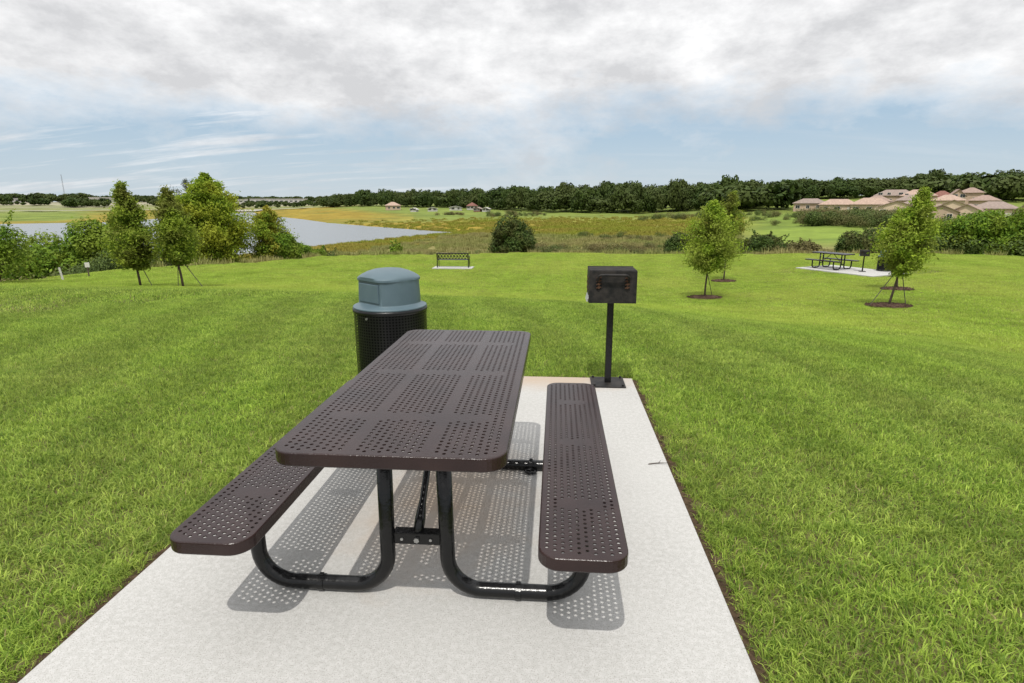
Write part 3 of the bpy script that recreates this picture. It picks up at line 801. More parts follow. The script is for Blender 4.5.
bn.location = (BX, BY, zb + .03); bn.scale = (.96, .96, .94)
# ------------------------------------------------------------------ trees
def trunk_mesh(bm, base, top, r0, r1, wob=.03, n=8):
    base, top = Vector(base), Vector(top); pts = []; rr = []
    for i in range(n + 1):
        k = i / n; p = base.lerp(top, k); a = wob * math.sin(k * math.pi)
        pts.append(p + Vector((random.uniform(-a, a), random.uniform(-a, a), 0))); rr.append(r0 + (r1 - r0) * k)
    tube(bm, pts, rr, 8); return pts
def conifer(x, y, h, rw, c0, leafmat, label, name='cypress_tree', lean=(0, 0), nb=70, per=95, lsize=.035, tr=.035, stakes=(), seed=0, bell=.35, z=None, group='young staked trees on the lawn'):
    random.seed(seed); global rng; rng = np.random.default_rng(seed + 100)
    z = ground_z(x, y) if z is None else z
    t = thing(name, (x, y, z), 0, label, 'tree', group)
    bm = bmesh.new(); top = Vector((lean[0], lean[1], h * .97))
    pts = trunk_mesh(bm, (0, 0, -.05), top, tr, .008, .03)
    P_ = []; O = []; T = []
    for b in range(nb):
        k = (b + random.random()) / nb; hz = c0 + (h * .97 - c0) * k
        q = hz / (h * .97); c = Vector((lean[0] * q, lean[1] * q, hz))
        prof = (min(1, (k + .06) / bell) ** .6) * (1 - max(0, (k - bell) / (1 - bell)) ** 1.25) if bell > 0 else (1 - k)
        r = rw * max(.07, prof) * random.uniform(.62, 1.12); az = random.uniform(0, 6.283)
        up = .25 + .5 * k; e = c + Vector((math.cos(az) * r, math.sin(az) * r, r * up + random.uniform(-.05, .1)))
        tube(bm, [c, c.lerp(e, .5) + Vector((0, 0, .04 * r)), e], [.010 * tr / .035, .006, .002], 5, False)
        m = max(12, int(per * (.35 + r / rw))); tt = rng.uniform(.12, 1.08, m); 
        L_ = np.array(c)[None] + (np.array(e) - np.array(c))[None] * tt[:, None]
        spread = (.05 + .20 * r * np.minimum(tt, 1.0) * (1.15 - .5 * tt))[:, None]
        off = rng.normal(size=(m, 3)) * spread * np.array([1, 1, .62])
        P_.append(L_ + off); O.append(off / (np.linalg.norm(off, axis=1)[:, None] + 1e-6) * .5)
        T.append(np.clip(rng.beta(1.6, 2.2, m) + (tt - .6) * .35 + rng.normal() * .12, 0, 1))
    from_bm('trunk', bm, M['bark'], t, True)
    P_ = np.concatenate(P_); O = np.concatenate(O)
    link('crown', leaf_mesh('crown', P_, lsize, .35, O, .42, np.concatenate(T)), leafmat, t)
    for (sx, sy, hh) in stakes:
        bm = bmesh.new(); g = ground_z(x + sx, y + sy) - z; q = hh / h
        tube(bm, [(sx, sy, g - .05), (lean[0] * q, lean[1] * q, hh)], .011, 6); from_bm('support_stake', bm, M['strap'], t)
    return t
def bush(x, y, w, d, h, leafmat, label, name='shrub', nl=6000, lsize=.09, lumps=26, seed=0, z=None, base=.0, cat='shrub', group=None, shoots=20, top=None, trunk=False):
    random.seed(seed); global rng; rng = np.random.default_rng(seed + 500)
    z = ground_z(x, y) if z is None else z
    t = thing(name, (x, y, z), 0, label, cat, group); bl = []
    for i in range(lumps):
        a = random.uniform(0, 6.283); rr = math.sqrt(random.random()) * .82; px, py = math.cos(a) * rr, math.sin(a) * rr
        hz = h * (1 - .55 * rr * rr) * (top(px) if top else 1)
        zz = base * h + (hz - base * h) * random.uniform(.25, .86) ; s = random.uniform(.16, .30) * min(h, w)
        bl.append(((px * w / 2, py * d / 2, min(zz, hz - s * .8)), (s * random.uniform(.9, 1.4), s * random.uniform(.9, 1.4), s * random.uniform(.7, 1.0))))
    P_, O = blob_points(bl, nl, .6)
    keep = P_[:, 2] > max(.02, base * h * .6); P_ = P_[keep]; O = O[keep]
    ex = []
    for i in range(shoots):
        (c, r) = random.choice(bl); dd = Vector((random.uniform(-1, 1), random.uniform(-1, 1), random.uniform(.3, 1.4))).normalized()
        for k in range(26): ex.append(Vector(c) + dd * (r[0] * (.8 + .75 * k / 26)) + Vector((random.gauss(0, .05), random.gauss(0, .05), random.gauss(0, .05))) * (lsize / .09))
    if ex: P_ = np.concatenate([P_, np.array(ex)]); O = np.concatenate([O, np.zeros((len(ex), 3))])
    # clump-wise tint so light and dark sprays show
    T = np.clip(rng.beta(1.6, 2.2, len(P_)) + .22 * np.sin(P_[:, 0] * 5.1 / max(1, w / 3)) * np.sin(P_[:, 2] * 6 + P_[:, 1] * 4), 0, 1)
    link('crown' if trunk or cat == 'tree' else 'foliage', leaf_mesh('foliage', P_, lsize, .45, O * .8, .5, T), leafmat, t)
    bm = bmesh.new()
    if trunk:
        trunk_mesh(bm, (0, 0, -.2), (0, 0, h * .6), .09 * h / 4, .03, .08)
    for i in range(7):
        a = random.uniform(0, 6.28); c, r = random.choice(bl)
        tube(bm, [(math.cos(a) * .1 * w * .3, math.sin(a) * .1 * w * .3, -.1), (c[0] * .5, c[1] * .5, c[2] * .55), (c[0], c[1], c[2])], [.04, .03, .012], 6)
    from_bm('trunk' if trunk or cat == 'tree' else 'stem', bm, M['bark'], t, True)
    return t
MKA = (-16.9, 17.4); MKB = (-17.5, 19.25)
G1 = 'young staked trees on the lawn'
for i, (x, y, r) in enumerate(MULCH):
    bm = bmesh.new(); z = ground_z(x, y); n = 30; random.seed(i + 60)
    cv = bm.verts.new((0, 0, .05)); r1 = []; r2 = []
    for k in range(n):
        a = 2 * math.pi * k / n; rr = r * random.uniform(.9, 1.08)
        r1.append(bm.verts.new((.6 * r * math.cos(a), .6 * r * math.sin(a), ground_z(x + .6 * r * math.cos(a), y + .6 * r * math.sin(a)) - z + .05 + random.uniform(-.015, .02))))
        r2.append(bm.verts.new((rr * math.cos(a), rr * math.sin(a), ground_z(x + rr * math.cos(a), y + rr * math.sin(a)) - z + .0)))
    for k in range(n): bm.faces.new((cv, r1[k], r1[(k + 1) % n])); bm.faces.new((r1[k], r2[k], r2[(k + 1) % n], r1[(k + 1) % n]))
    for k in range(260):
        a = random.uniform(0, 6.28); rr = r * math.sqrt(random.random()) * 1.03; px, py = rr * math.cos(a), rr * math.sin(a)
        bx(bm, (px, py, ground_z(x + px, y + py) - z + .045 * (1 - rr / r) + .02), (random.uniform(.03, .08), .02, .012), (random.random(), random.random(), random.random() * 6))
    o = from_bm('mulch', bm, M['mulch']); o.location = (x, y, z); tag(o, kind='stuff')
conifer(5.6, 18.26, 3.22, .98, .86, M['cypress_light'], 'slender young tree with yellow green crown in a mulch ring, nearest the grill', lean=(.08, .1), nb=110, per=190, seed=3, lsize=.042, bell=.2, stakes=((.35, .3, .9),))
conifer(7.9, 24.28, 3.9, .72, 1.0, M['cypress'], 'young tree with brownish green crown directly behind the slender yellow green one', lean=(.1, 0), nb=80, per=130, seed=4, lsize=.042)
conifer(9.82, 15.00, 3.22, .66, .86, M['cypress_light'], 'leaning young tree with two dark stakes that hides the far trash can', lean=(.50, .0), nb=110, per=180, seed=5, bell=.25, lsize=.042, stakes=((-.60, -.1, 1.15), (.42, -.1, 1.15)))
conifer(12.52, 19.46, 2.7, .52, .9, M['cypress'], 'smaller young tree just behind the leaning double staked one', lean=(-.25, .1), nb=70, per=130, seed=6)
conifer(-11.70, 14.35, 2.92, .64, .50, M['cypress'], 'dark conical young tree with a full crown, left one of the staked pair', lean=(-.15, 0), nb=130, per=190, seed=7, lsize=.042, stakes=((.45, -.1, .95),), bell=.20)
conifer(-10.35, 14.30, 2.75, .62, .62, M['cypress'], 'brownish young tree with two stakes, right one of the staked pair', lean=(-.12, 0), nb=110, per=170, seed=8, lsize=.042, stakes=((-.16, 0, .9), (.62, 0, .9)), bell=.22)
bush(-17.6, 15.6, 2.1, 1.9, 2.05, M['shrub'], 'bushy young tree with a leaning stem at the left edge of the lawn', name='young_tree', cat='tree', nl=7000, lsize=.05, lumps=26, seed=9, base=.12, shoots=30)
# beyond the lawn edge, left
conifer(-22.2, 35.2, 6.9, 2.75, .3, M['cypress_bright'], 'tall bright green conical tree behind the staked pair, the tallest on the left', nb=240, per=330, lsize=.095, tr=.11, seed=12, bell=.27, group='trees beyond the lawn')
conifer(-29.2, 44.0, 9.2, 2.0, 3.4, M['greyleaf'], 'thin grey green tree with sparse top behind the tall bright tree', name='sparse_tree', nb=70, per=60, lsize=.07, tr=.1, seed=13, bell=.5, group='trees beyond the lawn')
for k, (x, y, w, d, h, m, lab, nm, nl, ls, sd) in enumerate([
    (-27.2, 28.4, 4.6, 4.0, 4.2, 'shrub', 'broad green shrub behind the two small white markers on the left', 'shrub', 36000, .095, 21),
    (-24.9, 29.0, 3.2, 3.2, 4.5, 'shrub', 'tall leafy shrub just left of the dark conical young tree', 'shrub', 30000, .095, 22),
    (-18.9, 38.4, 2.6, 2.4, 3.0, 'shrub', 'round green shrub on the bank right of the tall bright tree', 'shrub', 24000, .09, 24),
    (-17.6, 39.8, 2.2, 2.0, 2.0, 'shrub', 'low spreading shrub at the right end of the left bank', 'shrub', 9000, .09, 25),
    (-26.0, 36.0, 3.0, 3.0, 2.6, 'olive', 'dark shrub in the gap behind the staked pair', 'shrub', 8000, .09, 26),
    (-3.4, 50.2, 3.3, 3.2, 4.15, 'olive', 'round dark green tree standing alone in the middle distance', 'tree', 20000, .10, 27),
    (-15.6, 56.1, 1.7, 1.6, 2.85, 'shrub', 'very small round shrub on the bank left of the lone dark tree', 'shrub', 2500, .1, 28),
    (-19.9, 49.4, 3.0, 2.2, 2.3, 'scrub', 'small scrubby shrub at the lake edge beyond the trash can', 'shrub', 4500, .09, 29),
    (11.4, 49.4, 3.2, 2.4, 2.3, 'olive', 'dark low shrub left of the slender yellow green tree, at the lawn edge', 'shrub', 15000, .09, 30),
    (17.5, 47.6, 3.5, 2.6, 2.35, 'olive', 'low dark shrub right of the slender pair, between them and the far table', 'shrub', 18000, .09, 31),
    (24.4, 45.4, 5.4, 3.2, 2.5, 'olive', 'low dark shrub behind the far grill', 'shrub', 26000, .09, 33),
    (21.0, 48.6, 3.6, 2.4, 1.75, 'scrub', 'brownish low scrub behind the far picnic table', 'shrub', 12000, .09, 34),
    (27.0, 43.0, 4.2, 3.4, 3.3, 'shrub', 'green shrub directly behind the leaning double staked tree', 'shrub', 20000, .10, 35),
    (29.4, 40.2, 4.8, 3.8, 3.9, 'shrub', 'large green shrub right of the leaning double staked tree', 'shrub', 26000, .10, 36),
    (32.2, 39.4, 5.0, 3.8, 4.0, 'shrub', 'large green shrub in the hedge row at the right edge', 'shrub', 26000, .10, 37),
    (35.2, 40.6, 4.8, 3.8, 4.5, 'golden', 'yellowish tall shrub at the far right end of the hedge row', 'shrub', 26000, .10, 38)]):
    tree = nm == 'tree'
    bush(x, y, w, d, h, M[m], lab, name='round_tree' if tree else 'shrub', cat='tree' if tree else 'shrub', nl=nl, lsize=ls, seed=sd, lumps=34 if w > 3 else 16, group=None if tree else 'shrubs beyond the lawn', trunk=tree)
conifer(-19.9, 38.4, 5.0, 1.45, .3, M['golden'], 'golden topped conical shrub right of the tall bright tree', name='shrub', nb=110, per=220, lsize=.09, tr=.06, seed=23, bell=.35, group='trees beyond the lawn')
# markers at the left bank
x, y = -23.2, 26.4
def mk(x, y, lean, label, board):
    z = ground_z(x, y); t = thing('marker_post', (x, y, z), .6, label, 'marker post')
    bm = bmesh.new(); tube(bm, [(0, 0, -.1), (lean * .6, 0, .42 if not board else .34)], .036 if not board else .025, 8); from_bm('post', bm, M['whitepost'] if not board else M['bark'], t)
    if board:
        bm = bmesh.new(); bx(bm, (0, 0, .42), (.15, .04, .18), None, .008); from_bm('sign_board', bm, M['whitepost'], t)
mk(*MKA, -.10, 'short leaning white post at the left lawn edge, without a board', False)
mk(*MKB, 0, 'small white sign board on a short post at the left lawn edge', True)
# ------------------------------------------------------------------ woodland, scrub and marsh grass (uncountable masses)
random.seed(5); rng = np.random.default_rng(5)
def crown_src(i, n=1100, ls=.55):
    bl = [((0, 0, 5.2), (3.6, 3.6, 3.4))]
    for k in range(13):
        a = random.uniform(0, 6.28); r = random.uniform(1.6, 3.8); bl.append(((r * math.cos(a), r * math.sin(a), random.uniform(2.5, 8.2)), (random.uniform(1.3, 2.3),) * 2 + (random.uniform(1.1, 1.8),)))
    P_, O = blob_points(bl, n, .75); P_[:, 2] = np.maximum(P_[:, 2], .3)
    T = np.clip(rng.beta(1.5, 2.4, n) * .8 + .4 * (random.random() - .3), 0, 1)
    me = leaf_mesh('crown', P_, ls, .4, O, .65, T); me.materials.append(M['wood']); return bpy.data.objects.new('crown', me)
WOOD = [(-21.9, 620, 9.6), (-19.2, 580, 11.9), (-16.9, 540, 14.7), (-13.7, 500, 12.2), (-10.3, 470, 12.3), (-7.0, 430, 12.8), (-3.6, 390, 13.0), (0.2, 350, 12.9), (4.0, 340, 12.4), (9.6, 330, 12.3), (13.1, 330, 12.6), (16.1, 320, 13.0), (18.6, 315, 11.7), (21.4, 380, 14.0), (24.4, 390, 14.5), (27.3, 390, 15.2), (31.2, 390, 16.6), (36.2, 390, 15.5), (44, 390, 15.0)]
P_, R_, Sx, K = [], [], [], []
az = -22.0
dt = [(a, b) for a, b, c in WOOD]; tt = [(a, c + (1.8 if a > 2 else .6)) for a, b, c in WOOD]
while az < 44:
    for row, extra in enumerate((0, 9, 20, 34, 52)):
        a = az + random.uniform(-.4, .4); d = lerp_tab(dt, a) + extra + random.uniform(-5, 5); top = lerp_tab(tt, a)
        x, y = CAMX + d * math.sin(math.radians(a)), CAMY + d * math.cos(math.radians(a)); z = ground_z(x, y)
        h = max(7, (top - z)) * (random.uniform(.74, 1.0) + .12 * math.sin(a * 2.1) * math.sin(a * .83 + 1)) * (1, 1, 1, 1.0, 1.02)[row]
        if row == 0: h *= random.uniform(.55, .95)
        s = h / 9.6; sx = random.choice((.75, .95, 1.1, 1.35, 1.6)) * random.uniform(.85, 1.1) * .85
        P_.append((x, y, z - .3)); R_.append((0, 0, random.uniform(0, 6.28))); Sx.append((sx, sx, s)); K.append(random.randrange(6))
    az += math.degrees(4.2 / lerp_tab(dt, az))
tag(instance_stuff('woodland', [crown_src(i) for i in range(6)], P_, R_, Sx, K), 'dark oak wood along the far side of the marsh and hill', 'woodland')
# oak clump closer, at the foot of the hill, and far strips of trees across the lake
P_, R_, Sx, K = [], [], [], []
def clump(u_az0, u_az1, d0, d1, n, h0, h1):
    for i in range(n):
        a = random.uniform(u_az0, u_az1); d = random.uniform(d0, d1); x, y = CAMX + d * math.sin(math.radians(a)), CAMY + d * math.cos(math.radians(a))
        h = random.uniform(h0, h1); P_.append((x, y, ground_z(x, y) - .3)); R_.append((0, 0, random.uniform(0, 6.28))); sx = h / 9.6 * random.uniform(.9, 1.3); Sx.append((sx, sx, h / 9.6)); K.append(random.randrange(4))
clump(14.5, 20.3, 285, 310, 26, 9, 13)
clump(-41.5, -38.9, 780, 860, 34, 7, 10); clump(-43.5, -42.4, 840, 880, 12, 6, 9); clump(-46, -43.5, 850, 900, 10, 4, 6)
clump(-31.5, -22, 700, 880, 75, 4, 7.5); clump(-36, -31, 800, 950, 30, 7, 11)
clump(-56, -40, 1080, 1250, 260, 9, 15); clump(-42, -20, 1050, 1350, 420, 7, 13); clump(-56, -44, 1000, 1100, 60, 9, 14)
clump(33, 36.5, 330, 370, 10, 9, 12); clump(28, 40, 345, 380, 30, 9, 13)
tag(instance_stuff('far_trees', [crown_src(i, 420, .95) for i in range(4)], P_, R_, Sx, K), 'dark strips of far trees across the lake', 'woodland')
# scrub on the hillside
def scrub_src(n=1500):
    bl = [((random.uniform(-1, 1), random.uniform(-1, 1), random.uniform(.4, 1.3)), (random.uniform(.5, .9),) * 3) for _ in range(8)]
    P2, O = blob_points(bl, n, .6); P2[:, 2] = np.abs(P2[:, 2])
    me = leaf_mesh('scrub', P2, .075, .4, O, .55); me.materials.append(M['scrub']); return bpy.data.objects.new('scrub', me)
P_, R_, Sx, K = [], [], [], []
def sc(a0, a1, d0, d1, n, s0, s1):
    for i in range(n):
        a = random.uniform(a0, a1); d = random.uniform(d0, d1); x, y = CAMX + d * math.sin(math.radians(a)), CAMY + d * math.cos(math.radians(a))
        if lake_d(x, y) < 3: continue
        s = random.uniform(s0, s1); P_.append((x, y, ground_z(x, y) - .1)); R_.append((0, 0, random.uniform(0, 6.28))); Sx.append((s * 1.15, s * 1.15, s)); K.append(random.randrange(5))
sc(22.0, 29.5, 185, 228, 110, 1.5, 2.5)
sc(19, 24, 58, 70, 14, .6, .9); sc(30, 38, 120, 160, 60, 1.6, 2.2)
sc(19, 25, 50, 60, 16, .4, .7)
sc(-6, 18, 92, 108, 50, .5, 1.1); sc(-20, -6, 62, 80, 25, .6, 1.1)
sc(8, 20, 230, 260, 22, .8, 1.6); sc(17.5, 24, 180, 240, 20, .7, 1.3)
sc(-24, -12, 60, 75, 16, .6, 1.0); sc(-3, 16, 52, 62, 26, .5, .9)
sc(2, 12, 120, 150, 16, .5, .9); sc(29, 42, 49, 55, 36, .8, 1.2); sc(-46, -37, 33, 38, 30, .5, .8)
sc(-12, -9, 330, 345, 12, .7, 1.2); sc(-7, -1, 290, 330, 20, .8, 1.5)
tag(instance_stuff('scrub', [scrub_src() for _ in range(5)], P_, R_, Sx, K), 'scrubby bushes scattered over the rough marsh and hillside', 'scrub')
# marsh grass tussocks
def tussock(n, h, w, mat):
    n0 = n; rr = .6 * np.sqrt(rng.uniform(0, 1, n)); aa = rng.uniform(0, 6.28, n); base = np.c_[rr * np.cos(aa), rr * np.sin(aa), np.zeros(n)]
    az_ = rng.uniform(0, 6.28, n); H = h * rng.uniform(.4, 1.1, n); tip = base + np.c_[np.cos(az_) * H * .35, np.sin(az_) * H * .35, H]
    sd = np.c_[-np.sin(az_), np.cos(az_), np.zeros(n)] * w
    V = np.stack([base - sd, base + sd, tip], 1).reshape(-1, 3)
    me = np_mesh('tussock', V, np.arange(3 * n), 3, np.repeat(rng.beta(1.5, 1.5, n), 3)); me.materials.append(mat); return bpy.data.objects.new('tussock', me)
src = [tussock(110, .75, .035, M['reed']) for _ in range(3)] + [tussock(110, .6, .04, M['sedge']) for _ in range(3)]
P_, R_, Sx, K = [], [], [], []
for i in range(22000):
    a = random.uniform(-47, 40); e = smooth_tab(EDGE, a)
    d = e + .5 + (300 - e) * random.random() ** .85; x, y = CAMX + d * math.sin(math.radians(a)), CAMY + d * math.cos(math.radians(a))
    if d < 95 and random.random() < .45: continue
    q = lake_d(x, y)
    if q < .3: continue
    if a > 17 and d > 75: continue
    if d > 170 and random.random() < (d - 170) / 130: continue
    s = random.uniform(.6, 1.25) * (1 if d < 150 else 1.2)
    if d < e + 6: s *= .55
    sedge = (q < 14 + 8 * math.sin(x * .1)) or (d + 10 * math.sin(x * .07) > 150)
    P_.append((x, y, ground_z(x, y) - .05)); R_.append((0, 0, random.uniform(0, 6.28))); Sx.append((s * 1.4, s * 1.4, s)); K.append((3 if sedge else 0) + random.randrange(3))
tag(instance_stuff('marsh_grass', src, P_, R_, Sx, K), 'golden and brownish marsh grass round the lake', 'marsh grass')
# ------------------------------------------------------------------ houses
def house(x, y, z, w, dp, hw, hr, rz, wall, roof, label, hip=True, two=False, group='houses on the hill', sink=3, name='house', nwin=3, garage=False):
    t = thing(name, (x, y, z), rz, label, 'house', group)
    bm = bmesh.new(); bx(bm, (0, 0, (hw - sink) / 2), (w, dp, hw + sink))
    if not hip:
        for s in (-1, 1):
            a = [bm.verts.new((-w / 2, s * dp / 2 * .999, hw)), bm.verts.new((w / 2, s * dp / 2 * .999, hw)), bm.verts.new((0, s * dp / 2 * .999, hw + hr))]
            bm.faces.new(a)
    from_bm('wall', bm, wall, t)
    bm = bmesh.new(); o = .55; th = .18
    for zz in (0, -th):
        pass
    if hip:
        rl = max(0.2, w / 2 - dp / 2)
        base = [(-w / 2 - o, -dp / 2 - o), (w / 2 + o, -dp / 2 - o), (w / 2 + o, dp / 2 + o), (-w / 2 - o, dp / 2 + o)]
        vb = [bm.verts.new((a, b, hw + .02)) for a, b in base]; vt = [bm.verts.new((-rl, 0, hw + hr)), bm.verts.new((rl, 0, hw + hr))]; vl = [bm.verts.new((a, b, hw - th)) for a, b in base]
        bm.faces.new((vb[0], vb[1], vt[1], vt[0])); bm.faces.new((vb[2], vb[3], vt[0], vt[1])); bm.faces.new((vb[1], vb[2], vt[1])); bm.faces.new((vb[3], vb[0], vt[0]))
        for k in range(4): bm.faces.new((vl[k], vl[(k + 1) % 4], vb[(k + 1) % 4], vb[k]))
        bm.faces.new(vl[::-1])
    else:
        sl = hr / (w / 2)
        for s in (-1, 1):
            q = [(0, hw + hr + .05), (s * (w / 2 + o), hw - sl * o + .05), (s * (w / 2 + o), hw - sl * o - th + .05), (0, hw + hr - th + .05)]
            f = [bm.verts.new((a, -dp / 2 - o, b)) for a, b in q]; g = [bm.verts.new((a, dp / 2 + o, b)) for a, b in q]
            bm.faces.new(f); bm.faces.new(g[::-1])
            for k in range(4): bm.faces.new((f[k], f[(k + 1) % 4], g[(k + 1) % 4], g[k]))
    rf = from_bm('roof', bm, roof, t)
    def win(cx, cz, ww, wh):
        bm = bmesh.new(); yy = -dp / 2 - .03
        for a, b, c_, d_ in ((cx, cz + wh / 2 + .06, ww + .24, .12), (cx, cz - wh / 2 - .06, ww + .24, .12), (cx - ww / 2 - .06, cz, .12, wh), (cx + ww / 2 + .06, cz, .12, wh), (cx, cz, .06, wh)): bx(bm, (a, yy, b), (c_, .10, d_))
        f = from_bm('window', bm, M['trim'], t)
        bm = bmesh.new(); bx(bm, (cx, -dp / 2 - .012, cz), (ww, .03, wh)); from_bm('pane', bm, M['glass'], f)
    lv = ([1.4, 4.2] if two else [1.5])
    for zc in lv:
        for i in range(nwin):
            cx = -w / 2 + (i + .5) * w / nwin + random.uniform(-.4, .4)
            if garage and i == nwin - 1 and zc < 2: continue
            win(cx, zc, random.choice((1.2, 1.6, 1.9)), 1.25)
    if garage or two:
        bm = bmesh.new(); cx = w / 2 - w / nwin / 2; bx(bm, (cx, -dp / 2 - .02, 1.0), (2.4, .06, 2.2)); from_bm('door', bm, M['glass'] if not garage else M['trim'], t)
    return t
HS = [('A', 107.2, 257.3, 11.5, 6, 3.0, 1.9, 'wall', 'roofg', 'grey brown roofed house at the left end of the hill row', True, False),
 ('B', 112.7, 244.0, 13.2, 7, 3.0, 2.1, 'wall2', 'roofp', 'long tan house with pinkish roof, second from the left in the hill row', True, False),
 ('C', 120.5, 234.7, 12.5, 7, 3.2, 2.4, 'wall2', 'roofp', 'wide tan house with pink roof, third from the left in the hill row', True, False),
 ('E', 120.5, 217.7, 10.6, 7, 3.3, 1.9, 'wall2', 'roof', 'pale gabled house standing forward of the pink roofed houses', False, False),
 ('D', 153.3, 279.6, 15.5, 8, 3.6, 2.6, 'wall', 'roofg', 'large brown roofed house highest on the hill behind the tan row', True, True),
 ('F', 155.9, 266.6, 12.5, 8, 4.0, 2.6, 'wall', 'roofp', 'tall pinkish house behind the leaning young tree top', True, True),
 ('G', 168.1, 271.0, 8.6, 7, 3.2, 2.5, 'wall', 'roofr', 'dark red roofed house between the tall houses on the hill', True, False),
 ('H', 167.1, 259.8, 5.0, 7, 4.5, 2.4, 'wall', 'roof', 'narrow tan gable house right of the dark red roof', False, True),
 ('I', 179.3, 269.8, 8.2, 7, 4.2, 2.2, 'wall', 'roof', 'upper right brown house among the trees on the hill', True, False),
 ('J', 118.6, 189.9, 8.4, 8, 3.0, 1.9, 'wall', 'roof', 'front gabled tan house with a dark doorway, left in the lower row', False, False),
 ('K', 125.0, 187.2, 7.2, 8, 3.2, 1.9, 'wall2', 'roof', 'small gabled tan house in the middle of the lower row', False, False),
 ('L', 134.5, 190.4, 11.5, 8, 3.4, 2.1, 'wall2', 'roofg', 'long low house with grey brown roof in the lower row', True, False),
 ('M1', 131.0, 251.0, 9.5, 7, 3.4, 2.2, 'wall2', 'roof', 'small tan house just behind the third pink roofed house', True, False),
 ('M2', 141.5, 247.0, 9.0, 7, 3.6, 2.2, 'wall', 'roofg', 'grey roofed house between the pale gabled house and the tall pinkish house', True, False),
 ('M3', 151.0, 239.0, 9.5, 7, 3.8, 2.1, 'wall2', 'roofp', 'pink roofed house below the dark red roofed one', True, False),
 ('M4', 140.0, 218.0, 8.5, 7, 3.2, 1.9, 'wall2', 'roof', 'gabled tan house just above the lower row', False, False),
 ('M5', 163.0, 237.0, 9.0, 7, 3.6, 2.0, 'wall', 'roof', 'brown roofed house below the upper right house among the trees', True, False),
 ('M6', 132.5, 228.0, 8.0, 7, 3.2, 1.8, 'wall2', 'roofg', 'low grey roofed house beside the pale gabled house', True, False),
 ('L2', 140.6, 184.5, 5.5, 8, 3.6, 1.8, 'wall2', 'roofg', 'pale gable end house at the right end of the lower row', False, False)]
random.seed(31)
for k, x, y, w, dp, hw, hr, wm, rm, lab, hip, two in HS:
    z = ground_z(x, y); a = math.atan2(x - CAMX, y - CAMY)
    lift = {'A': .3, 'B': .0, 'C': .0, 'D': .4, 'F': .3, 'G': .2, 'I': .6, 'E': 0, 'L': .2}.get(k, 0)
    house(x, y, z + lift, w, dp, hw, hr, -a + random.uniform(-.15, .15), M[wm], M[rm], lab, hip, two, nwin=max(2, int(w / 3.4)), garage=k in 'BCEL')
house(-116.6, 412.1, ground_z(-116.6, 412.1) + .2, 10, 8, 3.0, 2.4, .35, M['wall'], M['roofp'], 'small pink roofed house at the foot of the far wood, leftmost across the marsh', True, False, 'houses across the marsh')
house(-61.2, 423.9, ground_z(-61.2, 423.9), 7.5, 7, 2.6, 2.4, .1, M['wallpale'], M['roofr'], 'small red roofed house at the foot of the far wood', True, False, 'houses across the marsh')
for x, y, w, h, lab in ((-94.9, 386.8, 4.0, 1.6, 'tiny white shed alone at the marsh edge'), (-83.1, 389.5, 6.5, 1.9, 'white shed between the tiny shed and the long one across the marsh'), (-69.7, 402.3, 8.5, 2.2, 'long white shed just left of the small red roofed house'), (-50.5, 376, 4.4, 2.2, 'dark walled shed just right of the small red roofed house'), (-45.0, 375, 4.5, 2.0, 'white shed at the right end across the marsh')):
    house(x, y, ground_z(x, y), w, 5, h, .9, random.uniform(-.2, .3), M['wallpale'] if 'dark' not in lab else M['roofr'], M['wallpale'] if 'dark' not in lab else M['roofg'], lab, False, False, 'sheds across the marsh', 1, 'shed', 2)
def block(x, y, w, h, rz, label, nb):
    z = ground_z(x, y) + 1; t = thing('building', (x, y, z), rz, label, 'building', 'buildings beyond the lake')
    bm = bmesh.new(); bx(bm, (0, 0, h / 2 - 1), (w, 14, h + 2)); from_bm('wall', bm, M['wallpale'], t)
    bm = bmesh.new(); bx(bm, (0, 0, h + .3), (w + 1, 15, .6)); from_bm('roof', bm, M['wallpale'], t)
    for i in range(nb):
        bm = bmesh.new(); bx(bm, (-w / 2 + (i + .5) * w / nb, -7.05, h * .45), (w / nb * .55, .14, h * .3)); from_bm('window', bm, M['glass'], t)
block(-487.6, 871.2, 26, 5, .5, 'short pale building beyond the lake, left of the long one', 4)
block(-436, 898, 84, 5.5, .45, 'long pale flat roofed building beyond the lake', 12)
block(-657.5, 816.6, 42, 6.5, .67, 'pale flat building beyond the lake left of the tall bright tree', 6)
block(-760, 740, 60, 5, .8, 'pale low building beyond the lake near the radio mast', 8)
# radio mast
x, y = -800.0, 905.0; z = ground_z(x, y); t = thing('radio_mast', (x, y, z), 0, 'thin grey lattice radio mast on the left horizon', 'radio mast')
bm = bmesh.new(); Hm = 44; s3 = [(.8 * math.cos(a), 1.0 * math.sin(a)) for a in (0, 2.094, 4.189)]
for a, b in s3: tube(bm, [(a, b, 0), (a * .6, b * .6, Hm)], .11, 5)
for k in range(22):
    for q in range(3):
        a, b = s3[q], s3[(q + 1) % 3]; f0 = 1 - .4 * k / 22; f1 = 1 - .4 * (k + 1) / 22
        tube(bm, [(a[0] * f0, a[1] * f0, k * 2), (b[0] * f1, b[1] * f1, k * 2 + 2)], .05, 4, False)
from_bm('lattice', bm, M['metalgrey'], t)
# road beyond the lake
bm = bmesh.new(); prev = None
for i in range(70):
    a = math.radians(-52 + i * .42); d = 640; x, y = CAMX + d * math.sin(a), CAMY + d * math.cos(a); x2, y2 = CAMX + (d + 12) * math.sin(a), CAMY + (d + 12) * math.cos(a)
    p = (bm.verts.new((x, y, ground_z(x, y) + .9)), bm.verts.new((x2, y2, ground_z(x2, y2) + .9)))
    if prev: bm.faces.new((prev[0], p[0], p[1], prev[1]))
    prev = p
tag(from_bm('road', bm, simple('gravel road', (.38, .36, .32), None, .1, .9, .2, obj=False)), kind='structure')
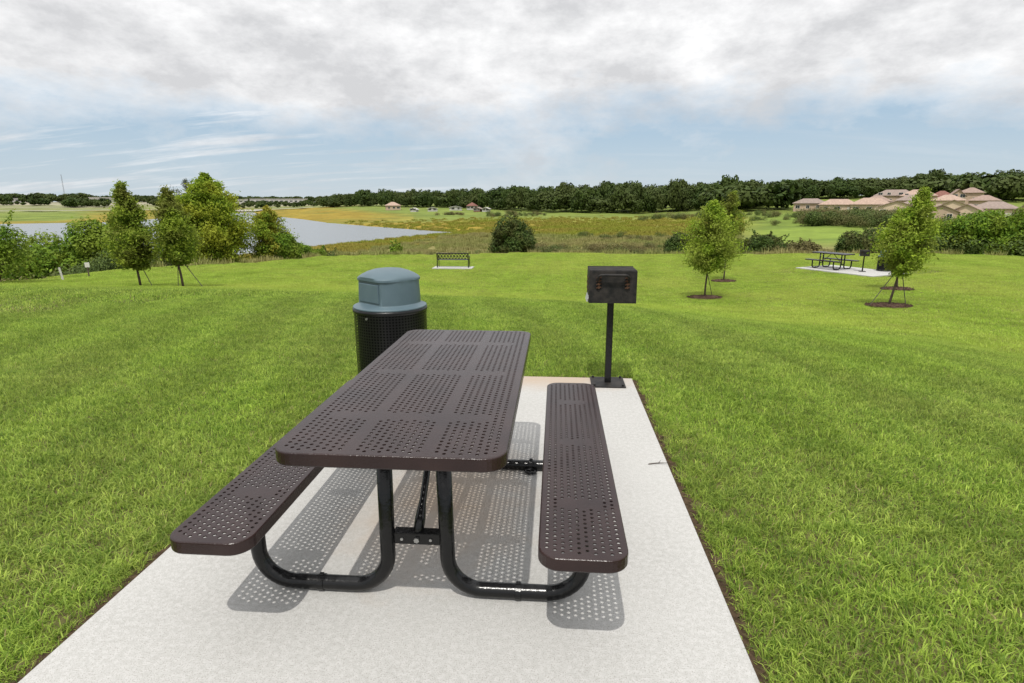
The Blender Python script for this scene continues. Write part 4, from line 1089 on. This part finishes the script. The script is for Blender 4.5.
# ------------------------------------------------------------------ light, sky, camera
SUN = Vector((-.075, -.535, 1)).normalized()
el = math.asin(SUN.z); azs = math.atan2(SUN.x, SUN.y)
sl = bpy.data.lights.new('sun', 'SUN'); sl.energy = SUN_E; sl.angle = math.radians(.6); sl.color = (1, .965, .90)
so = bpy.data.objects.new('sun', sl); COL.objects.link(so); so.rotation_euler = SUN.to_track_quat('Z', 'Y').to_euler()
W = bpy.data.worlds.new('World'); S.world = W; W.use_nodes = True; nt = W.node_tree; nt.nodes.clear()
out = nt.nodes.new('ShaderNodeOutputWorld')
sky = N(nt, 'ShaderNodeTexSky', sky_type='NISHITA'); sky.sun_disc = False; sky.sun_elevation = el; sky.sun_rotation = azs; sky.air_density = 1.0; sky.dust_density = 1.2; sky.ozone_density = 1.5
tc = N(nt, 'ShaderNodeTexCoord').outputs['Generated']; sp = N(nt, 'ShaderNodeSeparateXYZ'); L(nt, tc, sp.inputs[0])
zc = maths(nt, 'MAXIMUM', sp.outputs[2], 0.0); zz = maths(nt, 'ADD', zc, .16)
cb = N(nt, 'ShaderNodeCombineXYZ'); L(nt, maths(nt, 'DIVIDE', sp.outputs[0], zz), cb.inputs[0]); L(nt, maths(nt, 'DIVIDE', sp.outputs[1], zz), cb.inputs[1])
pv = cb.outputs[0]
def mapn(v, loc, scl):
    m_ = N(nt, 'ShaderNodeMapping'); m_.inputs['Location'].default_value = loc; m_.inputs['Scale'].default_value = scl; L(nt, v, m_.inputs['Vector']); return m_.outputs[0]
n1 = noise(nt, mapn(tc, (3.1, 1.7, 0), (1, 1, 2.2)), 2.9, 8, .60, .08)
n2 = noise(nt, mapn(tc, (7.3, 2.2, 4), (1, 1, 1.9)), 9.5, 8, .64, .05)
n3 = noise(nt, mapn(pv, (1.3, 9.2, 2), (.5, 2.6, 1)), 1.6, 6, .6, .2)
# cover grows with height above the clear band at the horizon
rise = ramp(nt, zc, [(.05, -0.0), (.20, 1.)])
base = N(nt, 'ShaderNodeMapRange', interpolation_type='SMOOTHSTEP'); L(nt, zc, base.inputs[0]); base.inputs[1].default_value = .045; base.inputs[2].default_value = .24; base.inputs[3].default_value = 0; base.inputs[4].default_value = 1
cov = maths(nt, 'ADD', maths(nt, 'MULTIPLY', n1, .75), maths(nt, 'MULTIPLY', n2, .35))
cov = maths(nt, 'ADD', cov, maths(nt, 'MULTIPLY', maths(nt, 'SUBTRACT', base.outputs[0], .5), .40))
cmask = ramp(nt, cov, [(.38, 0.), (.62, 1.)])
# low streaks near the horizon, strongest towards the left
left = N(nt, 'ShaderNodeMapRange'); L(nt, sp.outputs[0], left.inputs[0]); left.inputs[1].default_value = .15; left.inputs[2].default_value = -.6
streak = maths(nt, 'MULTIPLY', ramp(nt, n3, [(.48, 0.), (.68, .75)]), maths(nt, 'ADD', maths(nt, 'MULTIPLY', left.outputs[0], .85), .15))
cmask = maths(nt, 'MAXIMUM', cmask, streak)
shade = ramp(nt, maths(nt, 'ADD', maths(nt, 'MULTIPLY', n2, .6), maths(nt, 'MULTIPLY', noise(nt, mapn(tc, (11.4, 5.5, 1), (1, 1, 2.3)), 4.2, 8, .64, .06), .6)), [(.47, 1.), (.70, 0.)])
ccol = mix(nt, shade, SKY_GREY, SKY_WHITE)
hb = mix(nt, ramp(nt, zc, [(.0, 0.), (.12, 1.)]), (.56, .64, .70), (.39, .525, .655))   # thin high veil that pales the blue
skyc = mix(nt, 1., sky.outputs[0], (.10, .10, .10), 'MULTIPLY')
veil = mix(nt, .86, skyc, hb)
full = mix(nt, cmask, veil, ccol)
# upper sky, above the frame, brightened to add fill to the shadows
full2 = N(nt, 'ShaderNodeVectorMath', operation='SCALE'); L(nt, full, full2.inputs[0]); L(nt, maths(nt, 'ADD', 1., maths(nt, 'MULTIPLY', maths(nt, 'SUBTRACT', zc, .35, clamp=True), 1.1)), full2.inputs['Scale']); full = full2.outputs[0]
# sky with its added upper gain feeds the world background
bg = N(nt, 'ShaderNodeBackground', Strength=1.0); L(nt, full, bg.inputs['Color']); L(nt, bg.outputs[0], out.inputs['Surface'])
cam = bpy.data.cameras.new('camera'); co = bpy.data.objects.new('camera', cam); COL.objects.link(co); S.camera = co
cam.sensor_width = 36; cam.lens = 574.16 * 36 / 1024; cam.clip_end = 20000; cam.clip_start = .05
yaw, pitch, roll = -.07708, -.23836, -.00198
f = Vector((math.sin(yaw) * math.cos(pitch), math.cos(yaw) * math.cos(pitch), math.sin(pitch))); r = Vector((math.cos(yaw), -math.sin(yaw), 0)); u = r.cross(f)
r2 = r * math.cos(roll) + u * math.sin(roll); u2 = -r * math.sin(roll) + u * math.cos(roll)
co.matrix_world = Matrix((r2, u2, -f)).transposed().to_4x4(); co.location = (.52941, -1.6287, 1.53376)
vs = S.view_settings; S.display_settings.display_device = 'sRGB'; vs.view_transform = 'Standard'; vs.look = 'None'; vs.exposure = EXPO; vs.gamma = 1; vs.use_curve_mapping = False
S.cycles.max_bounces = 6; S.cycles.diffuse_bounces = 3; S.cycles.transmission_bounces = 3; S.cycles.transparent_max_bounces = 4; S.cycles.use_denoising = True
